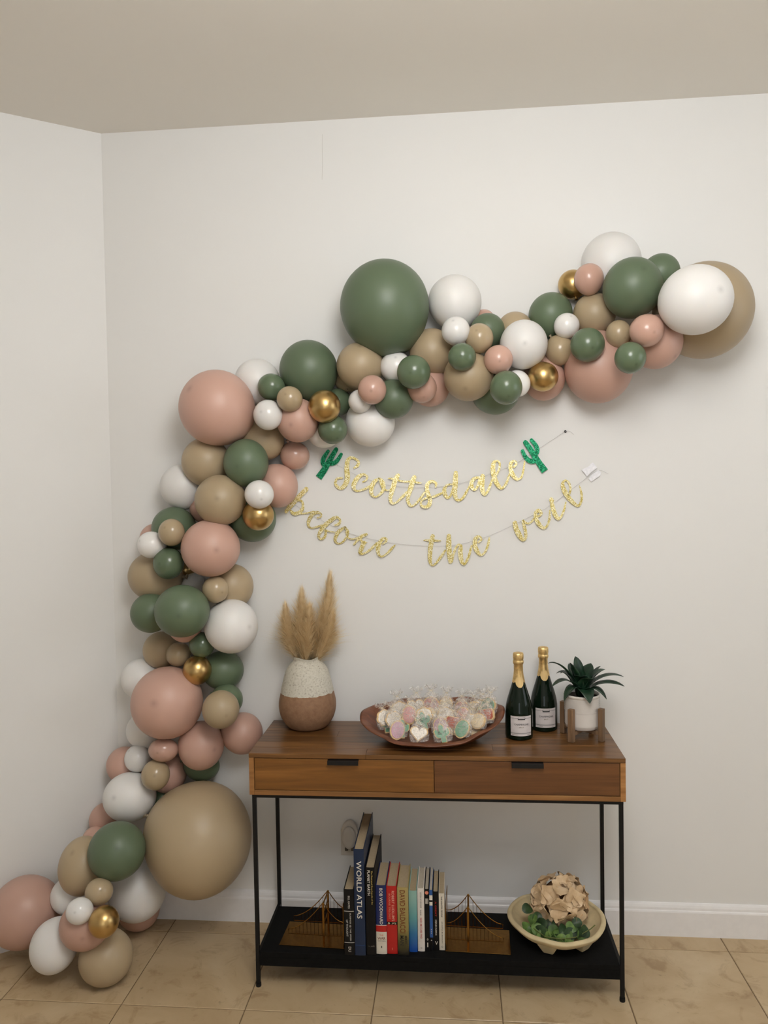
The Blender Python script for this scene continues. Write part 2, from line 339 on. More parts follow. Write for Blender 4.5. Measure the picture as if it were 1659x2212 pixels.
 (-1.3557, -0.4134, 0.1291, 0.0773, 0.0854, 'w', 'white balloon resting on the floor tiles at the lower left'),
 (-1.2342, -0.4339, 0.2181, 0.0816, 0.0798, 'p', 'pink balloon at the base behind small white and gold ones'),
 (-1.1604, -0.3424, 0.424, 0.095, 0.0956, 'g', 'lowest large green balloon, left of the giant tan one'),
 (-0.9231, -0.1873, 0.3995, 0.1846, 0.1976, 't', 'giant tan balloon beside the table legs, biggest of the garland'),
 (-1.1953, -0.1512, 0.5321, 0.0943, 0.0876, 'w', 'large white balloon on the left of the lower column'),
 (-1.0821, -0.1822, 0.6275, 0.0505, 0.0538, 't', 'small khaki tan balloon overlapping the large lower white balloon'),
 (-1.1867, -0.4262, 0.3264, 0.0447, 0.0427, 't', 'small tan balloon under the lowest large green balloon'),
 (-1.2185, -0.4982, 0.3, 0.0424, 0.0405, 'w', 'small white balloon left of the lowest gold balloon'),
 (-1.1407, -0.4923, 0.2643, 0.0478, 0.0488, 'o', 'lowest gold chrome balloon, near the floor'),
]
# lettering strokes on the wall (metres): x, z, stroke width
LETTERS = {
 'UP': [('S', (((-0.3614, 1.7259, 0.00622), (-0.3487, 1.7345, 0.0114), (-0.3447, 1.7483, 0.00932), (-0.3577, 1.7604, 0.00933), (-0.3722, 1.7648, 0.00995), (-0.3835, 1.7563, 0.01494), (-0.3875, 1.7419, 0.01764), (-0.3891, 1.7212, 0.01827), (-0.3875, 1.6984, 0.01972), (-0.3895, 1.6777, 0.01973), (-0.4014, 1.6582, 0.01621), (-0.4162, 1.6516, 0.01143), (-0.4305, 1.6634, 0.0104), (-0.4315, 1.6774, 0.00936), (-0.4229, 1.6882, 0.00873), (-0.4065, 1.6896, 0.00582)),)), ('c', (((-0.33, 1.6735, 0.00456), (-0.318, 1.6801, 0.00725), (-0.3136, 1.6929, 0.00829), (-0.3264, 1.701, 0.0087), (-0.3432, 1.6945, 0.01555), (-0.3571, 1.6781, 0.01763), (-0.3643, 1.6606, 0.0166), (-0.3608, 1.6461, 0.01079), (-0.3494, 1.6405, 0.00664), (-0.3274, 1.6459, 0.00829), (-0.3053, 1.6559, 0.00994)),)), ('o', (((-0.2701, 1.6838, 0.00869), (-0.2852, 1.6748, 0.01449), (-0.2955, 1.6584, 0.01657), (-0.299, 1.6388, 0.01554), (-0.294, 1.6226, 0.00994), (-0.282, 1.6174, 0.00538), (-0.2652, 1.6283, 0.01076), (-0.2541, 1.6443, 0.012), (-0.2505, 1.6608, 0.01034), (-0.2581, 1.6774, 0.012), (-0.2701, 1.6838, 0.00993)), ((-0.2634, 1.6754, 0.01034), (-0.2565, 1.6526, 0.00869), (-0.2411, 1.641, 0.00496), (-0.2255, 1.6442, 0.00496)))), ('t', (((-0.1993, 1.6949, 0.01548), (-0.2085, 1.6786, 0.01755), (-0.2161, 1.656, 0.01859), (-0.2238, 1.6314, 0.01654), (-0.2285, 1.6087, 0.01344), (-0.2224, 1.5925, 0.00868), (-0.2068, 1.5955, 0.00703), (-0.1879, 1.6122, 0.00991), (-0.1679, 1.6315, 0.00949)), ((-0.2353, 1.6853, 0.00289), (-0.2157, 1.6822, 0.00785), (-0.1848, 1.6736, 0.0066), (-0.1549, 1.6715, 0.00742)))), ('t', (((-0.1387, 1.6872, 0.01648), (-0.1456, 1.6713, 0.01896), (-0.1521, 1.6488, 0.01856), (-0.1597, 1.6262, 0.01547), (-0.164, 1.6056, 0.01238), (-0.1573, 1.5859, 0.01073), (-0.1449, 1.5831, 0.00701), (-0.1261, 1.5989, 0.00907), (-0.1019, 1.6304, 0.00782)), ((-0.1548, 1.6735, 0.00618), (-0.1271, 1.6673, 0.00783), (-0.1117, 1.6654, 0.00288)))), ('s', (((-0.0605, 1.6503, 0.00658), (-0.0589, 1.6632, 0.00925), (-0.0736, 1.6717, 0.00925), (-0.0897, 1.6621, 0.01399), (-0.0925, 1.6436, 0.01482), (-0.0883, 1.623, 0.01544), (-0.0818, 1.6023, 0.01606), (-0.0872, 1.5822, 0.01483), (-0.1038, 1.5773, 0.0103), (-0.1156, 1.5867, 0.00824), (-0.1112, 1.6023, 0.00701), (-0.095, 1.6103, 0.007), (-0.0744, 1.6131, 0.00823), (-0.0538, 1.6204, 0.00822), (-0.0342, 1.6293, 0.00575)),)), ('d', (((0.0031, 1.6584, 0.00615), (-0.0153, 1.6577, 0.00718), (-0.0264, 1.6466, 0.01232), (-0.0287, 1.6282, 0.01541), (-0.0187, 1.611, 0.01191), (-0.0067, 1.6176, 0.00821), (0.0013, 1.638, 0.00821)), ((0.0141, 1.7013, 0.01435), (0.0125, 1.6788, 0.01845), (0.0101, 1.6522, 0.01949), (0.009, 1.6276, 0.01765), (0.0136, 1.6074, 0.01334), (0.0237, 1.6003, 0.00903), (0.0381, 1.6086, 0.00902), (0.0527, 1.631, 0.00902), (0.0636, 1.6533, 0.00491)))), ('a', (((0.1008, 1.6829, 0.00654), (0.0814, 1.6787, 0.01125), (0.0704, 1.6626, 0.01535), (0.0722, 1.6462, 0.01331), (0.0831, 1.6382, 0.00921), (0.0939, 1.654, 0.00921), (0.1003, 1.6764, 0.00859)), ((0.1114, 1.6874, 0.01594), (0.1099, 1.6701, 0.01738), (0.1084, 1.6476, 0.01738), (0.1122, 1.6275, 0.01473), (0.1207, 1.6208, 0.01022), (0.1327, 1.639, 0.0092), (0.1431, 1.6654, 0.00817), (0.1478, 1.6816, 0.00572)))), ('l', (((0.1613, 1.6906, 0.00775), (0.1716, 1.7138, 0.00816), (0.1733, 1.7331, 0.00775), (0.1643, 1.7421, 0.00571), (0.1525, 1.7345, 0.01387), (0.1488, 1.7122, 0.01735), (0.1515, 1.6897, 0.01735), (0.1597, 1.6651, 0.01633), (0.1732, 1.6449, 0.01327), (0.1837, 1.6437, 0.00938), (0.1956, 1.6563, 0.00918), (0.2056, 1.6826, 0.00815), (0.2123, 1.7008, 0.00733)),)), ('e', (((0.2256, 1.7189, 0.00855), (0.2337, 1.7289, 0.00855), (0.2268, 1.7396, 0.00855), (0.2151, 1.7333, 0.01262), (0.2124, 1.7171, 0.01466), (0.2182, 1.6946, 0.01629), (0.2301, 1.6781, 0.01303), (0.2405, 1.6732, 0.00814), (0.2519, 1.6818, 0.00773), (0.2586, 1.704, 0.00692), (0.2642, 1.7374, 0.00569)),))],
 'LOW': [('b', (((-0.5434, 1.6498, 0.01753), (-0.5676, 1.626, 0.01755), (-0.5884, 1.6046, 0.01757), (-0.6058, 1.5864, 0.01758), (-0.6207, 1.5674, 0.01257)), ((-0.5816, 1.6078, 0.00753), (-0.5633, 1.6075, 0.00752), (-0.5565, 1.5924, 0.00919), (-0.5598, 1.5757, 0.01254), (-0.574, 1.5625, 0.01422), (-0.5911, 1.5594, 0.01339), (-0.6031, 1.5705, 0.00804)), ((-0.5681, 1.5599, 0.00669), (-0.5487, 1.5597, 0.00568), (-0.53, 1.5632, 0.00635), (-0.5181, 1.5651, 0.00835)))), ('e', (((-0.5025, 1.5428, 0.00584), (-0.4901, 1.5463, 0.00668), (-0.4882, 1.5555, 0.00701), (-0.5012, 1.5628, 0.01035), (-0.5182, 1.5581, 0.01336), (-0.5304, 1.5435, 0.0142), (-0.5375, 1.5269, 0.01337), (-0.5358, 1.5105, 0.00836), (-0.5244, 1.505, 0.00501), (-0.5074, 1.5081, 0.00735), (-0.4878, 1.5142, 0.00701)),)), ('f', (((-0.4398, 1.5136, 0.00333), (-0.4237, 1.5187, 0.011), (-0.4172, 1.5317, 0.00833), (-0.4274, 1.5438, 0.00916), (-0.4427, 1.5387, 0.01417), (-0.4632, 1.5243, 0.01585), (-0.4804, 1.5078, 0.01669), (-0.4925, 1.4912, 0.0142), (-0.4993, 1.4745, 0.01002), (-0.4927, 1.4631, 0.00769), (-0.4781, 1.4693, 0.00918), (-0.4724, 1.4843, 0.00918), (-0.4735, 1.4951, 0.00801), (-0.4604, 1.4921, 0.00567), (-0.4344, 1.4872, 0.004)),)), ('o', (((-0.4004, 1.5051, 0.00833), (-0.4183, 1.4953, 0.01333), (-0.4303, 1.4821, 0.01417), (-0.4374, 1.4638, 0.01251), (-0.434, 1.4491, 0.00834), (-0.4192, 1.4456, 0.006), (-0.4021, 1.4584, 0.00916), (-0.3917, 1.4758, 0.00916), (-0.3898, 1.4916, 0.00999), (-0.4004, 1.5051, 0.00916)), ((-0.3948, 1.488, 0.00749), (-0.3885, 1.4671, 0.00533), (-0.3718, 1.4614, 0.00566), (-0.3507, 1.4678, 0.00499)))), ('r', (((-0.3671, 1.4418, 0.00749), (-0.3534, 1.4575, 0.00998), (-0.3381, 1.4707, 0.01247), (-0.3196, 1.4788, 0.00997)), ((-0.3425, 1.4608, 0.00748), (-0.3335, 1.4498, 0.00914), (-0.3184, 1.448, 0.00332)), ((-0.3285, 1.4481, 0.01496), (-0.3345, 1.4373, 0.01663), (-0.3406, 1.4241, 0.01663), (-0.3438, 1.4124, 0.01398), (-0.3373, 1.4057, 0.00799), (-0.3207, 1.4122, 0.00831), (-0.3021, 1.4254, 0.00964), (-0.2809, 1.4459, 0.00863)))), ('e', (((-0.2593, 1.4424, 0.00498), (-0.2483, 1.4506, 0.00862), (-0.2465, 1.4605, 0.00995), (-0.2578, 1.4612, 0.0126), (-0.27, 1.4483, 0.01527), (-0.2767, 1.4284, 0.0166), (-0.277, 1.4101, 0.01262), (-0.2692, 1.3971, 0.00764), (-0.2559, 1.3983, 0.00664), (-0.2373, 1.4131, 0.00912), (-0.2237, 1.4279, 0.00862), (-0.2133, 1.4381, 0.00331)),)), ('t', (((-0.0741, 1.4688, 0.01577), (-0.0782, 1.4505, 0.01752), (-0.0829, 1.4294, 0.01753), (-0.085, 1.4084, 0.01666), (-0.0861, 1.3873, 0.01491), (-0.0829, 1.3679, 0.01053), (-0.0739, 1.3612, 0.00596), (-0.0601, 1.373, 0.00876), (-0.0441, 1.3939, 0.01051), (-0.0289, 1.4163, 0.007)), ((-0.1083, 1.4543, 0.00246), (-0.0904, 1.4538, 0.00841), (-0.0642, 1.4521, 0.00841), (-0.0436, 1.4518, 0.0028)))), ('h', (((-0.015, 1.4699, 0.01486), (-0.0154, 1.4463, 0.01924), (-0.0149, 1.4182, 0.01924), (-0.0126, 1.3937, 0.0175), (-0.0108, 1.3735, 0.01365)), ((-0.0059, 1.3761, 0.0105), (-0.0004, 1.3971, 0.00875), (0.0072, 1.418, 0.00874), (0.0179, 1.4354, 0.00786), (0.0283, 1.4315, 0.01223), (0.0263, 1.4108, 0.01747), (0.0277, 1.3898, 0.0166), (0.0327, 1.3708, 0.01311), (0.0413, 1.3655, 0.00804), (0.0516, 1.3808, 0.00961), (0.0606, 1.4053, 0.0096), (0.0682, 1.4323, 0.00698)))), ('e', (((0.0932, 1.4448, 0.00697), (0.1032, 1.4552, 0.00871), (0.0943, 1.4657, 0.01046), (0.0824, 1.4575, 0.01395), (0.0796, 1.44, 0.01604), (0.0837, 1.4208, 0.01657), (0.0935, 1.4049, 0.01325), (0.1038, 1.3982, 0.00802), (0.116, 1.4082, 0.00732), (0.1249, 1.4274, 0.00871), (0.1304, 1.4465, 0.0087), (0.1326, 1.4613, 0.00522)),)), ('v', (((0.226, 1.5143, 0.01648), (0.2311, 1.4919, 0.01842), (0.2424, 1.4685, 0.01842), (0.2537, 1.4532, 0.01357), (0.2633, 1.4566, 0.00969), (0.2647, 1.476, 0.01162), (0.26, 1.5013, 0.01065), (0.2554, 1.5217, 0.0093), (0.264, 1.5148, 0.00774), (0.2773, 1.5117, 0.00658), (0.2889, 1.5203, 0.00735), (0.2956, 1.5295, 0.00696)),)), ('e', (((0.311, 1.537, 0.00812), (0.3212, 1.5469, 0.01005), (0.3121, 1.5583, 0.01353), (0.301, 1.5491, 0.01276), (0.3027, 1.5298, 0.01469), (0.3116, 1.5103, 0.01547), (0.3267, 1.495, 0.01082), (0.3401, 1.5003, 0.00811), (0.3499, 1.5233, 0.00869), (0.3521, 1.5571, 0.00579)),)), ('i', (((0.3578, 1.5995, 0.0135), (0.3591, 1.5937, 0.01639), (0.3596, 1.5859, 0.01157), (0.3621, 1.5714, 0.01543), (0.3672, 1.5521, 0.0164), (0.3766, 1.533, 0.01447), (0.3845, 1.5271, 0.00964), (0.3937, 1.5382, 0.00771), (0.4034, 1.5612, 0.00771), (0.4097, 1.5871, 0.00462)),)), ('l', (((0.4209, 1.6129, 0.00731), (0.4268, 1.634, 0.00769), (0.4213, 1.6562, 0.00769), (0.4085, 1.666, 0.00654), (0.3989, 1.6537, 0.01155), (0.4022, 1.6344, 0.01636), (0.4133, 1.613, 0.01732), (0.4283, 1.5936, 0.01539), (0.4433, 1.5783, 0.01193), (0.4568, 1.5743, 0.00885), (0.4661, 1.5949, 0.00865), (0.4655, 1.6199, 0.00769), (0.459, 1.6459, 0.00269)),))],
 'CAC': [(((-0.4275, 1.7956, 0.01661), (-0.4422, 1.7721, 0.0187), (-0.4574, 1.7475, 0.02079), (-0.4726, 1.7228, 0.02331), (-0.4954, 1.692, 0.02604)), ((-0.4577, 1.79, 0.01247), (-0.475, 1.7644, 0.01664), (-0.4781, 1.7458, 0.01665), (-0.4671, 1.7352, 0.01664)), ((-0.4086, 1.7772, 0.01245), (-0.4237, 1.7551, 0.01558), (-0.4386, 1.745, 0.01663), (-0.4575, 1.7443, 0.01664))), (((0.2673, 1.8063, 0.01726), (0.2855, 1.7806, 0.01929), (0.3013, 1.7539, 0.0203), (0.317, 1.7293, 0.02192), (0.3363, 1.7005, 0.02597)), ((0.2564, 1.7761, 0.0126), (0.2652, 1.7567, 0.01423), (0.2791, 1.7412, 0.01727), (0.2951, 1.7378, 0.01828), (0.3052, 1.7447, 0.01624)), ((0.2889, 1.8149, 0.01258), (0.3057, 1.7923, 0.01522), (0.3099, 1.774, 0.01522), (0.3013, 1.76, 0.01624)))],
 'STR': [((-0.4259, 1.739), (-0.3966, 1.7229), (-0.3537, 1.6998), (-0.3021, 1.6799), (-0.2335, 1.6599), (-0.1308, 1.6496), (-0.0455, 1.6515), (0.0225, 1.6606), (0.1241, 1.6893), (0.1915, 1.7134), (0.2587, 1.7458), (0.334, 1.7946), (0.4105, 1.8431)), ((0.4105, 1.8431), (0.4221, 1.8445), (0.4319, 1.8393), (0.4417, 1.8307)), ((-0.6383, 1.6321), (-0.5828, 1.5896), (-0.5135, 1.547), (-0.4096, 1.4937), (-0.306, 1.4614), (-0.2199, 1.445), (-0.0999, 1.4334), (0.0109, 1.4357), (0.1044, 1.4586), (0.1889, 1.4917), (0.2898, 1.5412), (0.3567, 1.5773), (0.42, 1.6251), (0.4764, 1.6678), (0.5029, 1.6874), (0.5325, 1.7002), (0.5619, 1.6863))],
 'TAPE': [((0.4668, 1.703), (0.4933, 1.7159), (0.4989, 1.7235), (0.5072, 1.7283), (0.5223, 1.7097), (0.4986, 1.6918), (0.486, 1.6793)), ((0.4915, 1.6707), (0.5013, 1.6833), (0.5264, 1.7012), (0.536, 1.6925), (0.5331, 1.6813), (0.5004, 1.66))],
}

# ------------------------------------------------------------------ room shell
XC, LA = -1.3026, 2.5119                       # corner of the back wall and the slanted left wall
LD = Vector((math.cos(LA), -math.sin(LA), 0)); LN = Vector((-LD.y, LD.x, 0))
if LN.dot(Vector((1, -1, 0))) < 0: LN = -LN
LEN = (ROOM_X0-XC)/LD.x; LEND = Vector((XC, 0, 0))+LD*LEN
H = ROOM_H
wall_back = struct(box('wall_back', (XC-.02, ROOM_X1+.12, 0, .12, -.05, H), M['wall']))
v0 = Vector((XC, 0, 0))
def slab(name, a, b, nrm, th, z0, z1, mat):    # vertical slab on the far side of line a-b
    q = [a, b, b-nrm*th, a-nrm*th]; mb = MB()
    mb.add([(p.x, p.y, z0) for p in q]+[(p.x, p.y, z1) for p in q], [(0,1,2,3),(7,6,5,4),(0,4,5,1),(1,5,6,2),(2,6,7,3),(3,7,4,0)])
    return struct(mb.build(name, mat))
slab('wall_left', v0, LEND+LD*.05, LN, .12, -.05, H, M['wall'])
struct(box('wall_left_rear', (ROOM_X0-.12, ROOM_X0, ROOM_Y0-.12, LEND.y+.05, -.05, H), M['wall']))
def wall_with_opening(name, axis, pos, a0, a1, o0, o1, z0, z1):
    mb = MB()
    for (p, q, r, s) in ((a0, o0, -.05, H), (o1, a1, -.05, H), (o0, o1, -.05, z0), (o0, o1, z1, H)):
        if axis == 'y': mb.box(p, q, pos-.12, pos, r, s)
        else: mb.box(pos, pos+.12, p, q, r, s)
    return struct(mb.build(name, M['wall']))
wall_with_opening('wall_rear', 'y', ROOM_Y0, ROOM_X0-.12, ROOM_X1+.12, -.25, .65, .85, 1.95)
wall_with_opening('wall_right', 'x', ROOM_X1, ROOM_Y0, 0.0, -2.4, -.8, 1.15, 2.85)
def frame(name, axis, pos, a0, a1, z0, z1):
    mb = MB(); w = .05
    mid = (a0+a1)/2
    for (p, q, r, s) in ((a0, a0+w, z0, z1), (a1-w, a1, z0, z1), (a0+w, a1-w, z0, z0+w), (a0+w, a1-w, z1-w, z1), (mid-.02, mid+.02, z0+w, z1-w)):
        if axis == 'y': mb.box(p, q, pos-.10, pos-.05, r, s)
        else: mb.box(pos+.05, pos+.10, p, q, r, s)
    return struct(mb.build(name, M['trim']))
frame('window_1', 'y', ROOM_Y0, -.25, .65, .85, 1.95)
frame('window_2', 'x', ROOM_X1, -2.4, -.8, 1.15, 2.85)
struct(box('ceiling', (ROOM_X0-.12, ROOM_X1+.12, ROOM_Y0-.12, .12, H, H+.1), M['ceiling']))
floor = struct(box('floor', (ROOM_X0-.12, ROOM_X1+.12, ROOM_Y0-.12, .12, -.08, -.0022), M['grout']))
# travertine floor tiles, 16 inch, laid square to the back wall
T, GX, GY, G = .4064, .5392, -.0942, .0032
def tile_mesh(name, w, d, seed):
    bm = bmesh.new(); rnd = random.Random(seed)
    bmesh.ops.create_cube(bm, size=1.0, matrix=Matrix.Diagonal((w, d, .008, 1)))
    top = [e for e in bm.edges if all(v.co.z > 0 for v in e.verts)]
    bmesh.ops.bevel(bm, geom=top, offset=.0016, segments=1, affect='EDGES')
    me = bpy.data.meshes.new(name); bm.to_mesh(me); bm.free(); me.materials.append(M['tile']); return me
me_full = tile_mesh('tile', T-G, T-G, 1); dcut = -GY-G/2; me_cut = tile_mesh('tile_cut', T-G, dcut, 2)
i0 = math.floor((ROOM_X0-GX)/T); i1 = math.ceil((ROOM_X1-GX)/T)
nrow = 11
for j in range(nrow):
    for i in range(i0, i1):
        x = GX+(i+.5)*T
        if j == 0: y = -dcut/2; me = me_cut
        else: y = GY-(j-.5)*T; me = me_full
        p = Vector((x, y, 0))-v0
        if p.dot(LN) < -.30 and x < XC: continue
        if x-T/2 < ROOM_X0-.12 or x+T/2 > ROOM_X1+.2: continue
        o = bpy.data.objects.new('tile', me); link(o, floor); o.location = (x, y, -.004)
# baseboards with a stepped top
def baseboard(name, a, b, nrm):
    prof = [(0, 0), (.015, 0), (.015, .088), (.0135, .093), (.011, .096), (.010, .104), (.007, .112), (.0035, .118), (0, .119)]
    mb = MB(); v = []
    for e in (a, b):
        for d, z in prof: v.append((e.x+nrm.x*d, e.y+nrm.y*d, z))
    n = len(prof); f = [(i, (i+1) % n, n+(i+1) % n, n+i) for i in range(n)]+[tuple(range(n-1, -1, -1)), tuple(range(n, 2*n))]
    mb.add(v, f); return struct(mb.build(name, M['trim']))
baseboard('baseboard_back', Vector((XC+.003, 0, 0)), Vector((ROOM_X1, 0, 0)), Vector((0, -1, 0)))
baseboard('baseboard_left', v0, LEND, LN)
M['crack'] = plain('hairline_crack', (.62, .60, .57), .9)
seam = MB(); seam.tube([(-.4575, -.0002, 2.955), (-.459, -.0002, 2.9), (-.4585, -.0002, 2.85), (-.462, -.0002, 2.79)], .0007, 4)
seam.build('hairline_crack', M['crack'], wall_back)

# added globe lamp above the photographer, out of the frame, to light the room
def mk_globe():
    t = NT('added_globe_glow'); t.set(Roughness=.5); t.b.inputs['Base Color'].default_value = (.9, .89, .86, 1)
    t.b.inputs['Emission Color'].default_value = (.985, .985, .985, 1); t.b.inputs['Emission Strength'].default_value = 16.2; return t.m
lamp = thing('added_globe_lamp', 'added white globe lamp hanging unseen near the camera to light the room', 'lamp', (.2, -2.15, ROOM_H))
mb = MB(); mb.lathe([(.38*math.sin(PI*k/20)+.0001, -.425-.38*math.cos(PI*k/20)) for k in range(21)], 36); mb.build('globe', mk_globe(), lamp, smooth=True)
mb = MB(); mb.lathe([(.0001, 0), (.06, 0), (.06, -.012), (.012, -.02), (.012, -.05), (.0001, -.05)], 24); mb.build('added_ceiling_rose', M['trim'], lamp, smooth=False)

# ------------------------------------------------------------------ balloons
core_dir = _f
def balloon(name, c, rx, ry, col, label):
    C = Vector(c); R = (rx+ry)/2
    # neck points to the middle of its neighbours, away from the viewer
    nb = Vector((0, 0, 0)); wsum = 0
    for b in BALLOONS:
        q = Vector(b[:3]); d = (q-C).length
        if 1e-6 < d < .35: w = 1/(d+.02); nb += (q-C)*w; wsum += w
    nb = nb/wsum if wsum else Vector((0, 0, 0))
    view = (C-CAM.matrix_world.translation).normalized()
    nd = nb*1.2+view*R*1.1
    clear = -C.y-R
    if nd.y > 0 and clear < .35*R: nd.y *= max(.05, clear/(.35*R))
    nd.normalize()
    z = -nd; x = Vector((0, 0, 1)).cross(z)
    if x.length < .05: x = Vector((1, 0, 0))
    x.normalize(); y = z.cross(x); Rm = Matrix((x, y, z)).transposed()
    # stretch measured across the viewing direction
    a = (_r-view*_r.dot(view)).normalized(); b = view.cross(a)
    def stretch(v): 
        return v+a*(v.dot(a))*(rx/R-1)+b*(v.dot(b))*(ry/R-1)
    seg, rings = 48, 26
    prof = []
    for k in range(rings+1):
        th = PI*k/rings; r = math.sin(th); zz = math.cos(th)
        if zz < 0: zz *= 1.0+.10*(zz*zz); 
        prof.append((max(r, .0), zz))
    prof[-1] = (.05, -1.10); prof[-2] = (.115, -1.055)
    vs = []; tip = []
    for r, zz in prof[1:]:
        for k in range(seg):
            an = 2*PI*k/seg
            vs.append(stretch(Rm @ Vector((r*math.cos(an)*R, r*math.sin(an)*R, zz*R)))); tip.append(r if zz > 0 else 1.0)
    vs.append(stretch(Rm @ Vector((0, 0, R)))); tip.append(0.0)
    fs = []
    for j in range(rings-1):
        for k in range(seg): fs.append((j*seg+k, j*seg+(k+1) % seg, (j+1)*seg+(k+1) % seg, (j+1)*seg+k))
    top = len(vs)-1
    fs = [tuple(reversed(q)) for q in fs]
    for k in range(seg): fs.append((top, k, (k+1) % seg))
    fs.append(tuple((rings-1)*seg+k for k in range(seg-1, -1, -1)))
    me = bpy.data.meshes.new(name); me.from_pydata([tuple(v) for v in vs], [], fs); me.update()
    bm = bmesh.new(); bm.from_mesh(me); bmesh.ops.recalc_face_normals(bm, faces=bm.faces); bm.to_mesh(me); bm.free()
    me.shade_smooth()
    at = me.attributes.new('tip', 'FLOAT', 'POINT'); at.data.foreach_set('value', tip)
    mt = M['bal_'+col+('_gloss' if R < .057 else '_soft')]; me.materials.append(mt)
    o = bpy.data.objects.new(name, me); link(o); o.location = C
    tag(o, label, 'balloon', {'p': 'pink balloons of the garland', 't': 'tan balloons of the garland', 'g': 'green balloons of the garland', 'w': 'white balloons of the garland', 'o': 'gold balloons of the garland'}[col])
    kb = MB(); kr = min(.009, R*.1); zc = -1.10*R
    pr = [(kr*.55, 0.0), (kr*.75, -.2*kr), (kr*.95, -.6*kr), (kr*.75, -1.0*kr), (kr*.5, -1.2*kr), (kr*1.15, -1.9*kr), (kr*1.25, -2.1*kr), (kr*.2, -1.7*kr)]
    kb.lathe(pr, 12); kb.v = [tuple(stretch(Rm @ (Vector(v)+Vector((0, 0, zc+.1*kr))))) for v in kb.v]
    kb.build('knot', mt, o, smooth=True)
    return o
for (bx, by, bz, brx, bry, bc, bl) in BALLOONS: balloon('balloon', (bx, by, bz), brx, bry, bc, bl)

# ------------------------------------------------------------------ banners
def brush(mb, P, y0, th, flat_end=False):
    Q = catmull(P, 7); n = len(Q); L = []; R_ = []
    for i, (x, z, w) in enumerate(Q):
        a, b = Q[max(i-1, 0)], Q[min(i+1, n-1)]; t = Vector((b[0]-a[0], b[1]-a[1])); t = t.normalized() if t.length > 0 else Vector((1, 0))
        nx, nz = -t.y, t.x; w = max(w, .0015)
        L.append((x+nx*w/2, z+nz*w/2)); R_.append((x-nx*w/2, z-nz*w/2))
    def cap(i, sgn):
        x, z, w = Q[i]; a, b = Q[max(i-1, 0)], Q[min(i+1, n-1)]; t = Vector((b[0]-a[0], b[1]-a[1])).normalized()*sgn; nn = Vector((-t.y, t.x))*sgn
        return [(x+t.x*w/2*math.sin(u)+nn.x*w/2*math.cos(u), z+t.y*w/2*math.sin(u)+nn.y*w/2*math.cos(u)) for u in (PI*.2, PI*.4, PI*.6, PI*.8)]
    # quads along the stroke, front and back, closed at the rim
    base = len(mb.v); v = []
    for (lx, lz), (rx, rz) in zip(L, R_): v += [(lx, y0, lz), (rx, y0, rz), (lx, y0+th, lz), (rx, y0+th, rz)]
    f = []
    for i in range(n-1):
        a = 4*i; c = 4*(i+1)
        f += [(a, a+1, c+1, c), (a+2, c+2, c+3, a+3), (a, c, c+2, a+2), (a+1, a+3, c+3, c+1)]
    f += [(0, 2, 3, 1), (4*(n-1), 4*(n-1)+1, 4*(n-1)+3, 4*(n-1)+2)]
    mb.add(v, f)
    for i, sgn in ((0, -1), (n-1, 1)):
        if flat_end and i: continue
        pts = cap(i, sgn); ends = [L[i]]+pts+[R_[i]]
        m = len(ends); vv = [(x, y0, z) for x, z in ends]+[(x, y0+th, z) for x, z in ends]
        ff = [tuple(range(m)), tuple(range(2*m-1, m-1, -1))]+[(k, k+m, k+1+m, k+1) for k in range(m-1)]
        mb.add(vv, ff)
def banner_piece(name, strokes, mat, parent, idx, flat=False, yaw=0.0, label=None):
    mb = MB()
    for k, s in enumerate(strokes): brush(mb, s, -.0004-.00022*k, .0009, flat and k == 0)
    xs = [v[0] for v in mb.v]; zs = [v[2] for v in mb.v]; cx, cz = (min(xs)+max(xs))/2, (min(zs)+max(zs))/2
    mb.v = [(x-cx, y, z-cz) for x, y, z in mb.v]
    o = mb.build(name, mat, parent); o.location = (cx, -.0075-.0009*(idx % 3), cz); o.rotation_euler = (0, 0, yaw)
    if label: o['label'] = label
    return o
rl = random.Random(5)
b1 = thing('letter_banner', 'upper gold glitter word banner hung between two green cacti', 'banner')
for i, (ch, st) in enumerate(LETTERS['UP']): banner_piece('letter', st, M['gold_glitter'], b1, i, yaw=rl.uniform(-.06, .06), label='gold glitter letter '+ch)
for i, st in enumerate(LETTERS['CAC']): banner_piece('cactus', st, M['green_glitter'], b1, i, True, yaw=.03 if i else -.03, label='green glitter cactus cutout')
b2 = thing('letter_banner', 'lower gold glitter three-word banner sagging below the upper word', 'banner')
for i, (ch, st) in enumerate(LETTERS['LOW']): banner_piece('letter', st, M['gold_glitter'], b2, i, yaw=rl.uniform(-.06, .06), label='gold glitter letter '+ch)
def thread(P, parent):
    mb = MB(); mb.tube([(x, -.0062, z) for x, z in catmull(P, 5)], .0006, 5); return mb.build('string', M['thread'], parent)
thread(LETTERS['STR'][0], b1); thread(LETTERS['STR'][1], b1); thread(LETTERS['STR'][2], b2)
M['tape'] = plain('white_masking_tape', (.86, .86, .9), .5, var=.08, nscale=120, bump=.4)
for P, lb in zip(LETTERS['TAPE'], ('larger torn piece of white tape at the right end of the lower banner', 'smaller lower piece of white tape at the right end of the lower banner')):
    cx = sum(q[0] for q in P)/len(P); cz = sum(q[1] for q in P)/len(P)
    mb = MB(); mb.prism([(x-cx, z-cz) for x, z in P], -.0004, .0004)
    o = mb.build('tape', M['tape']); o.location = (cx, -.0075, cz); tag(o, lb, 'tape', 'tape holding the lower banner')
mb = MB(); mb.lathe([(0.0001, 0), (.0028, 0), (.0046, .0012), (.0046, .0035), (.0036, .0055), (.0001, .0062)], 16)
mb.v = [(x, -z, y) for x, y, z in mb.v]
pin = mb.build('push_pin', M['black_metal'], smooth=True); pin.location = (.411, -.0005, 1.843)
tag(pin, 'small round black push pin holding the upper banner string', 'pin')

